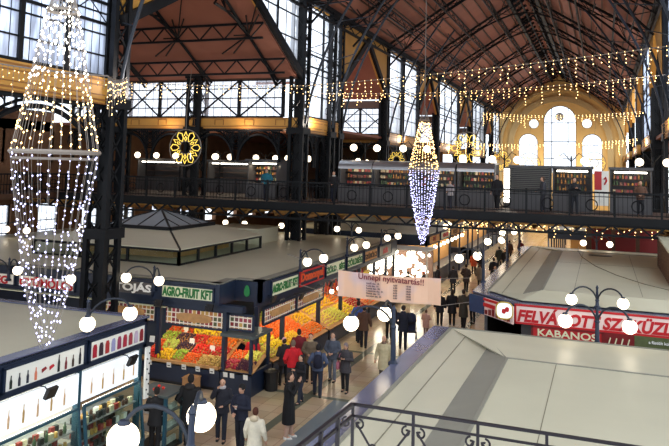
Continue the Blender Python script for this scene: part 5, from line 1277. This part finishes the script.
for x, y, lb in ((-24.9,31,'twin globe lamp on the far left roof behind the light cone'),(-28,29,'twin globe lamp at the far left roof edge'),(-17.5,39.9,'twin globe lamp under the bridge left of the big column'),(-21.3,39.8,'twin globe lamp in the dim area behind the pavilion'),(-13.9,39.9,'twin globe lamp under the bridge, right of the big column')):
    lamp(x,y,3.42 if y < 39 and x > -24 else 3.5,-PI/2,lb,src=L0)
# gallery lamps with clusters of globes
def cluster(x, y, z, n_, lb, src=None):
    o = thing('gallery_lamp',lb,'street lamp',(x,y,z)); MB().lathe([(.10,0),(.05,.1),(.04,2.6)],(0,0,0),8).build('post','iron',o,local=True)
    for k in range(n_):
        a = 2*PI*k/n_+.4; d = V((math.cos(a),math.sin(a)*.6,0)); MB().tube([(0,0,2.3),d*.4+V((0,0,2.75)),d*.7+V((0,0,2.55))],.025,5).build('arm','iron',o,local=True); MB().ball(d*.7+V((0,0,2.35)),.20,16,10).build('globe','globe',o,True,local=True)
for x, y, n_, lb in ((-23.6,41,3,'three-globe lamp on the gallery right of the snowflake'),(-21,42.5,2,'two-globe lamp on the gallery before the big column'),(-18.2,41.5,2,'two-globe lamp on the gallery right of the big column'),(-26.4,40.6,3,'three-globe lamp on the gallery at the left of the snowflake'),(-29,40.5,2,'two-globe lamp on the gallery behind the leaning column'),
    (-17.4,49,2,'two-globe lamp on the side gallery under the second gable'),(-17.6,56,2,'two-globe lamp on the side gallery past the second gable'),(-17.6,64,2,'two-globe lamp on the side gallery under the third gable')): cluster(x,y,GZ,n_,lb)
for x, y, lb in ((-30.4,14.5,'three-globe lamp on the walkway behind the big light cone, nearest'),(-30.4,20,'three-globe lamp on the walkway behind the big light cone, middle'),(-30.4,26,'three-globe lamp on the walkway left of the leaning column')): cluster(x,y,GZ,3,lb)
for x, y, z, lb in ((-12.6,38.2,6.4,'two-globe lamp on the bridge above the rounded kiosks, left'),(-9.8,38.6,6.4,'two-globe lamp on the bridge left of the small light cone'),(-4.9,38.8,5.9,'two-globe lamp on the bridge behind the white light gap'),(-1.5,38.8,5.9,'two-globe lamp on the bridge left of the end window'),(2.4,38.8,5.9,'two-globe lamp on the bridge at its right end')): cluster(x,y,z,2,lb)

# ------------------------------------------------------------------ hanging light decorations
def bulbs(o, pts, m, r, first=100, name='bulb'):
    # the nearest ones as separate parts, the remaining crowd as one
    src = None
    pts = sorted(pts, key=lambda p: (V(p)-V((0,0,7.6))).length)
    for p in pts[:first]:
        if src is None:
            k = MB().octa((0,0,0),r); src = k.build(name,m,o,local=True); c_ = src
        else: c_ = src.copy(); COL.objects.link(c_); c_.parent = o
        c_.location = V(p)-wloc(o)
    if len(pts) > first:
        k = MB()
        for p in pts[first:]: k.octa(p,r)
        b = k.build(name+'_string',m,o); b['kind'] = 'stuff'
def garland(a, b_, sag, lb, step=.28, lmin=.25, lmax=1.0, r=.03, seed=1):
    rnd = random.Random(seed); a = V(a); b_ = V(b_); L = (b_-a).length; n_ = int(L/step); r = r*.8
    P_ = lambda t: a.lerp(b_,t)-V((0,0,sag*4*t*(1-t)))
    o = thing('icicle_light_string',lb,'light string',P_(.5)); w = MB(); w.tube([P_(i/24) for i in range(25)],.018,4); pts = []
    for i in range(n_):
        p = P_((i+.5)/n_); l = rnd.uniform(lmin,lmax)*(.55 if i % 3 else 1); w.bar(p,p-V((0,0,l)),.008)
        k = max(1,int(l/.15))
        for j in range(k): pts.append(p+V((rnd.uniform(-.05,.05),rnd.uniform(-.05,.05),-l*(j+.7)/k)))
        pts.append(p)
    w.build('wires','wire',o); bulbs(o,pts,'warm_bulb',r)
garland((-24.6,28,11.62),(-12.0,28,11.10),.12,'icicle light string across the big side opening, between the columns',seed=1,lmax=.8)
garland((-12.0,28,11.10),(3.2,28,12.42),.12,'icicle light string rising from the left column to the upper right',seed=2)
garland((XL,38,11.9),(XR,38,12.6),.35,'second icicle light string, lower, across the hall before the far gables',seed=3,r=.036)
garland((-14.4,13,10.02),(-10.46,13,9.53),.05,'icicle light string at the far left over the ochre panel',seed=4,step=.18,lmax=1.1,r=.022)
garland((-10.46,13,9.53),(-15.2,19.9,10.5),.1,'short icicle light string ending at the massive laced left column',seed=5,r=.022)
garland((-9.5,60,12.5),(XR,60,12.6),.3,'icicle light string before the arched end windows at the right',seed=6,r=.05,lmax=1.3)
garland((XL,72,10.6),(XR,72,11.0),.5,'far icicle light string before the lower end windows',seed=7,r=.06,lmax=1.4,step=.3)
for j, (y, z) in enumerate(((44.5,4.6),(50,4.4),(56,4.4),(66,4.5))):
    garland((-10,y,z),(-3.6,y,z),.2,['first','second','third','fourth'][j]+' low icicle light string over the far aisle, seen beneath the bridge',seed=8+j,r=.045,lmax=.9)
for j, (y, z) in enumerate(((43.5,4.75),(47,4.7))):
    garland((-3.6,y,z),(3,y,z),.1,['nearer','farther'][j]+' low icicle light string over the cross aisle behind the far cream roof',seed=18+j,r=.045,lmax=.9)
def cone(x, y, lb, s=1, seed=1):
    rnd = random.Random(seed); zr = 7.72 if s else 7.6; D_ = 2.85 if s else 3.35; o = thing('light_cone',lb,'hanging light',(x,y,4.9)); R_ = .62 if s else .68
    rg = MB(); rg.tube([(x+R_*math.cos(t),y+R_*math.sin(t),zr) for t in [2*PI*i/28 for i in range(28)]],.035,6,closed=True); rg.tube([(x+R_*.94*math.cos(t),y+R_*.94*math.sin(t),zr-.1) for t in [2*PI*i/28 for i in range(28)]],.02,5,closed=True)
    ur = MB(); ur.tube([(x+.22*math.cos(t),y+.22*math.sin(t),9.85) for t in [2*PI*i/16 for i in range(16)]],.025,5,closed=True); ur.build('upper_ring','wire',o); rg.bar((x-R_,y,zr),(x+R_,y,zr),.03); rg.bar((x,y-R_,zr),(x,y+R_,zr),.03); rg.build('ring','wire',o)
    MB().bar((x,y,10.6),(x,y,22.6),.03).build('suspension_cable','wire',o)
    up = MB(); lo = MB(); pu = []; pl = []
    n_ = 26; nl = 14 if s else 20
    for i in range(n_):
        t0 = 2*PI*i/n_; u = V((math.cos(t0),math.sin(t0),0)); c_ = V((x,y,0))
        up.bar(c_+u*R_+V((0,0,zr)),c_+u*.22+V((0,0,9.85)),.005); up.bar(c_+u*.22+V((0,0,9.85)),c_+V((0,0,10.6)),.008)
        for k in range(11): f = (k+rnd.random())/11; pu.append(c_+u*(R_*(1-f)+.22*f)+V((0,0,zr+f*2.17)))
        depth = D_*(1 if i % 3 == 0 else rnd.uniform(.72,.98))
        pp = []
        for k in range(13):
            f = depth/D_*k/12; pp.append(c_+u*R_*max(.02,(1-f))**.6+V((0,0,zr-D_*f)))
        lo.tube(pp,.003,3)
        for k in range(nl):
            f = depth/D_*(k+rnd.random())/nl; pl.append(c_+u*(R_*max(.02,1-f)**.6+rnd.uniform(-.03,.03))+V((0,0,zr-D_*f)))
    up.build('upper_wires','wire',o); lo.build('lower_wires','wire',o)
    if s:
        hi = [c2+V((rnd.uniform(-.01,.01),0,0)) for c2 in pu if c2.z > 8.75]; hi += [V((x+rnd.uniform(-.2,.2),y+rnd.uniform(-.2,.2),rnd.uniform(9.2,10.5))) for _ in range(60)]
        hb = MB()
        for p in hi: hb.octa(p,.022)
        b = hb.build('bright_bulb_string','bright_bulb',o); b['kind'] = 'stuff'; pu = [p for p in pu if p.z <= 8.75]
    bulbs(o,pu,'warm_bulb',.019 if s else .026,60,'warm_bulb'); bulbs(o,pl,'white_bulb',.0175 if s else .026,60,'white_bulb')
cone(-7.6,8.35,'large hanging cone of lights at the left, golden above and white below',1,1)
cone(-7.6,31.6,'small hanging cone of lights in front of the bridge, golden above and white below',0,2)
def snow(x, y, z, R_, lb, seed=0):
    o = thing('snowflake_light',lb,'snowflake light',(x,y,z)); r = MB(); r.tube([(R_*math.cos(t),0,R_*math.sin(t)) for t in [2*PI*i/32 for i in range(32)]],.03*R_,6,closed=True)
    r.build('rim','wire',o,True,local=True); f = MB(); n_ = 6; q = .026*R_
    for i in range(n_):
        t0 = 2*PI*i/n_; u = V((math.cos(t0),0,math.sin(t0))); v = V((-math.sin(t0),0,math.cos(t0)))
        f.tube([u*R_*.38,u*R_*.55+v*R_*.14,u*R_*.80+v*R_*.17,u*R_*.94,u*R_*.80-v*R_*.17,u*R_*.55-v*R_*.14],q,5,closed=True)
        t1 = t0+PI/n_; u = V((math.cos(t1),0,math.sin(t1))); v = V((-math.sin(t1),0,math.cos(t1)))
        f.tube([u*R_*.34,u*R_*.5+v*R_*.07,u*R_*.62,u*R_*.5-v*R_*.07],q,5,closed=True)
        f.tube([u*R_*.66+v*R_*.1,u*R_*.88,u*R_*.66-v*R_*.1],q,5)
    f.build('rope_light','rope_light',o,local=True)
    MB().tube([(.36*R_*math.cos(t),0,.36*R_*math.sin(t)) for t in [2*PI*i/20 for i in range(20)]],.03*R_,5,closed=True).build('inner_ring','wire',o,local=True)
    MB().bar((0,0,R_),(0,0,R_+1.1),.02).bar((0,0,R_+1.1),(R_*.2,0,R_+3),.015).build('suspension_cable','wire',o,local=True)
snow(-19.25,30.0,8.38,.90,'yellow snowflake light in a ring, hanging before the big side opening')
snow(-11.4,40.5,8.15,.52,'small yellow snowflake light left of the small light cone')
snow(-7.7,43.0,8.95,1.0,'large yellow snowflake light right of the small light cone')
snow(-6.6,50.0,8.35,.75,'yellow snowflake light partly overlapping the end arch')
snow(-5.6,60.0,8.3,.9,'distant yellow snowflake light low before the tall end window')
snow(-.6,62.0,8.5,.9,'distant yellow snowflake light low before the right end window')

# ------------------------------------------------------------------ wrought-iron railing in the foreground
struct(MB().box((-.78,-1.5,5.75),(4,2.08,6.0)),'floor_balcony','counter')
rl = thing('wrought_iron_railing','dark wrought-iron railing with scrolls in the bottom right foreground','railing',(-.3,2.03,6.0))
Mi = M['rail'] = mat('plum_black_wrought_iron',(34,28,34),.45,.3)
x0, zt = -.69, 6.905
MB().bar((x0,2.03,zt),(1.4,2.03,zt),.010,.007).build('top_rail','rail',rl); MB().bar((x0,2.03,zt-.033),(1.4,2.03,zt-.033),.006).build('middle_rail','rail',rl)
MB().bar((x0,2.03,zt-.14),(1.4,2.03,zt-.14),.006).build('lower_rail','rail',rl)
MB().bar((x0,2.03,zt),(-.715,1.5,zt),.012,.010).bar((x0,2.03,zt-.033),(-.715,1.5,zt-.033),.008).bar((x0,2.03,zt-.14),(-.715,1.5,zt-.14),.008).build('side_rail','rail',rl)
def scroll(m, c, r, s=1, sz=1):
    c = V(c); m.tube([c+V((s*r*(1-i/16)*math.cos(i*.55+PI/2),0,sz*r*(1-i/16)*math.sin(i*.55+PI/2))) for i in range(13)],.0032,5)
for i in range(12):
    x = x0+.183*i
    MB().bar((x,2.03,6.0),(x,2.03,zt),.008).build('baluster','rail',rl)
    m = MB()
    for s in (-1,1): scroll(m,(x+s*.020,2.03,zt-.055),.016,-s)
    m.build('scroll','rail',rl)
    m = MB(); xm = x+.0915
    m.tube([(x+.01,2.03,zt-.05),(xm-.035,2.03,zt-.115)],.0035,5); m.tube([(x+.183-.01,2.03,zt-.05),(xm+.035,2.03,zt-.115)],.0035,5)
    for s in (-1,1): scroll(m,(xm+s*.03,2.03,zt-.115),.014,s,-1)
    m.build('diagonal_scroll','rail',rl)
for k in (1,2,3): MB().bar((x0-.003*k,2.03-.12*k,6.0),(x0-.003*k,2.03-.12*k,zt),.010).build('baluster','rail',rl)
# ------------------------------------------------------------------ light
w = bpy.data.worlds.new('overcast_daylight'); scene.world = w; w.use_nodes = True
bg = w.node_tree.nodes['Background']; bg.inputs['Color'].default_value = (.86,.93,1,1); bg.inputs['Strength'].default_value = 2.3
def area(name, loc, rot, sx, sy, power, col):
    l = bpy.data.lights.new(name,'AREA'); l.shape = 'RECTANGLE'; l.size = sx; l.size_y = sy; l.energy = power; l.color = col
    o = bpy.data.objects.new(name,l); COL.objects.link(o); o.location = loc; o.rotation_euler = rot; return o
WARM = (1,.83,.56); WHITE = (1,.93,.82)
# fluorescent strips and lamps the stalls have under their lintels
area('stall_strip_light',(-13.3,21.9,2.5),(0,0,0),2.3,.15,32,WARM)
area('stall_strip_light',(-16,22.2,2.5),(0,0,0),2.3,.15,25,WARM)
area('stall_strip_light',(-11.35,22.0,1.84),(0,0,0),.8,.15,7,WARM)
for y, p in ((24.3,26),(26.6,28),(29.2,28),(31.6,30),(35,32),(38.4,34)): area('stall_strip_light',(-11.65,y,2.55),(0,math.radians(-12),0),.15,2.2,p,WARM)
for y, p in ((9.8,40),(12.4,45),(14.9,45)): area('showcase_light',(-11.75,y,2.6),(0,math.radians(20),0),.2,2.2,p,(1,.97,.92))
area('ornament_stall_light',(-11.5,42.2,2.7),(0,0,0),3.4,.8,50,WHITE)
for y in (46,51,56,64,70,76,88,98,106): area('stall_strip_light',(-10.9,y,2.7),(0,math.radians(25),0),.2,4,110,WARM)
for y in (47,53,66,74): area('stall_strip_light',(-3.9,y,2.7),(0,math.radians(-25),0),.2,4,80,WARM)
area('stall_strip_light',(.5,23.2,2.3),(math.radians(-10),0,0),5,.15,14,WHITE)
for x in (-22.7,-18.2): area('kiosk_light',(x,41.8 if x < -20 else 36.9,7.6),(0,0,0),2,.2,16,WARM)
for x in (-12.5,-10.4,-8.2,-6,-1.4,1.3): area('kiosk_light',(x,36.8,7.7),(0,0,0),1.5,.15,14,WARM)
# point lights around the gallery; the upper ones added to brighten its walls
for x, y, z, e_ in ((-20,45,4.6,90),(-27,45,4.6,90),(-20,52,4.6,90),(-7,37,4.1,60),(-27,36,4.1,60),(-20,43,8.8,60),(-27,44,8.8,60),(-30.5,16,8.8,50),(-30.5,24,8.8,50)):
    l = bpy.data.lights.new('gallery_point_light','POINT'); l.energy = e_; l.color = WARM; l.shadow_soft_size = .25
    o = bpy.data.objects.new('gallery_point_light',l); COL.objects.link(o); o.location = (x,y,z)
# upward area lights added to brighten the boarded ceilings, without fixtures
for y in (20.5,37,57,77,97):
    area('ceiling_fill_light',(XL+.9,y,9.9),(PI,math.radians(-18),0),.5,.5,230,(1,.86,.74)); area('ceiling_fill_light',(XR-.9,y,9.9),(PI,math.radians(18),0),.5,.5,230,(1,.86,.74))
for x in (-19,-24): area('ceiling_fill_light',(x,35.2,9.4),(PI-.3,0,0),.5,.5,25,(1,.80,.66))
area('end_wall_light',(XC,110,8),(math.radians(68),0,0),8,1,1400,(1,.84,.60))  # wide area light aimed at the end wall, no fixture modelled
# daylight entering by the tall side windows
for X, s in ((XL-.6,-1),(XR+.6,1)):
    for a, b_ in WINS[:4]:
        area('window_daylight',(X,(a+b_)/2,13.6),(0,math.radians(90)*s,0),6,b_-a,400,(.85,.93,1))
# ------------------------------------------------------------------ camera
F_, yaw, pitch, roll, cy = 705.1, .36357, .07906, .025756, 111.44
f = V((-math.sin(yaw)*math.cos(pitch), math.cos(yaw)*math.cos(pitch), math.sin(pitch)))
r = f.cross(V((0,0,1))).normalized(); u = r.cross(f)
r2 = r*math.cos(roll)+u*math.sin(roll); u2 = -r*math.sin(roll)+u*math.cos(roll)
cd = bpy.data.cameras.new('camera'); cam = bpy.data.objects.new('camera',cd); COL.objects.link(cam)
mt = Matrix((r2,u2,-f)).transposed().to_4x4(); mt.translation = (0,0,7.6); cam.matrix_world = mt
cd.sensor_width = 36; cd.lens = F_/669*36; cd.shift_y = (cy-223)/669; cd.clip_start = .05; cd.clip_end = 400
scene.camera = cam
vs_ = scene.view_settings; vs_.view_transform = 'Standard'; vs_.look = 'None'; vs_.exposure = 0; vs_.gamma = 1; vs_.use_curve_mapping = False
scene.cycles.max_bounces = 8; scene.cycles.transparent_max_bounces = 12
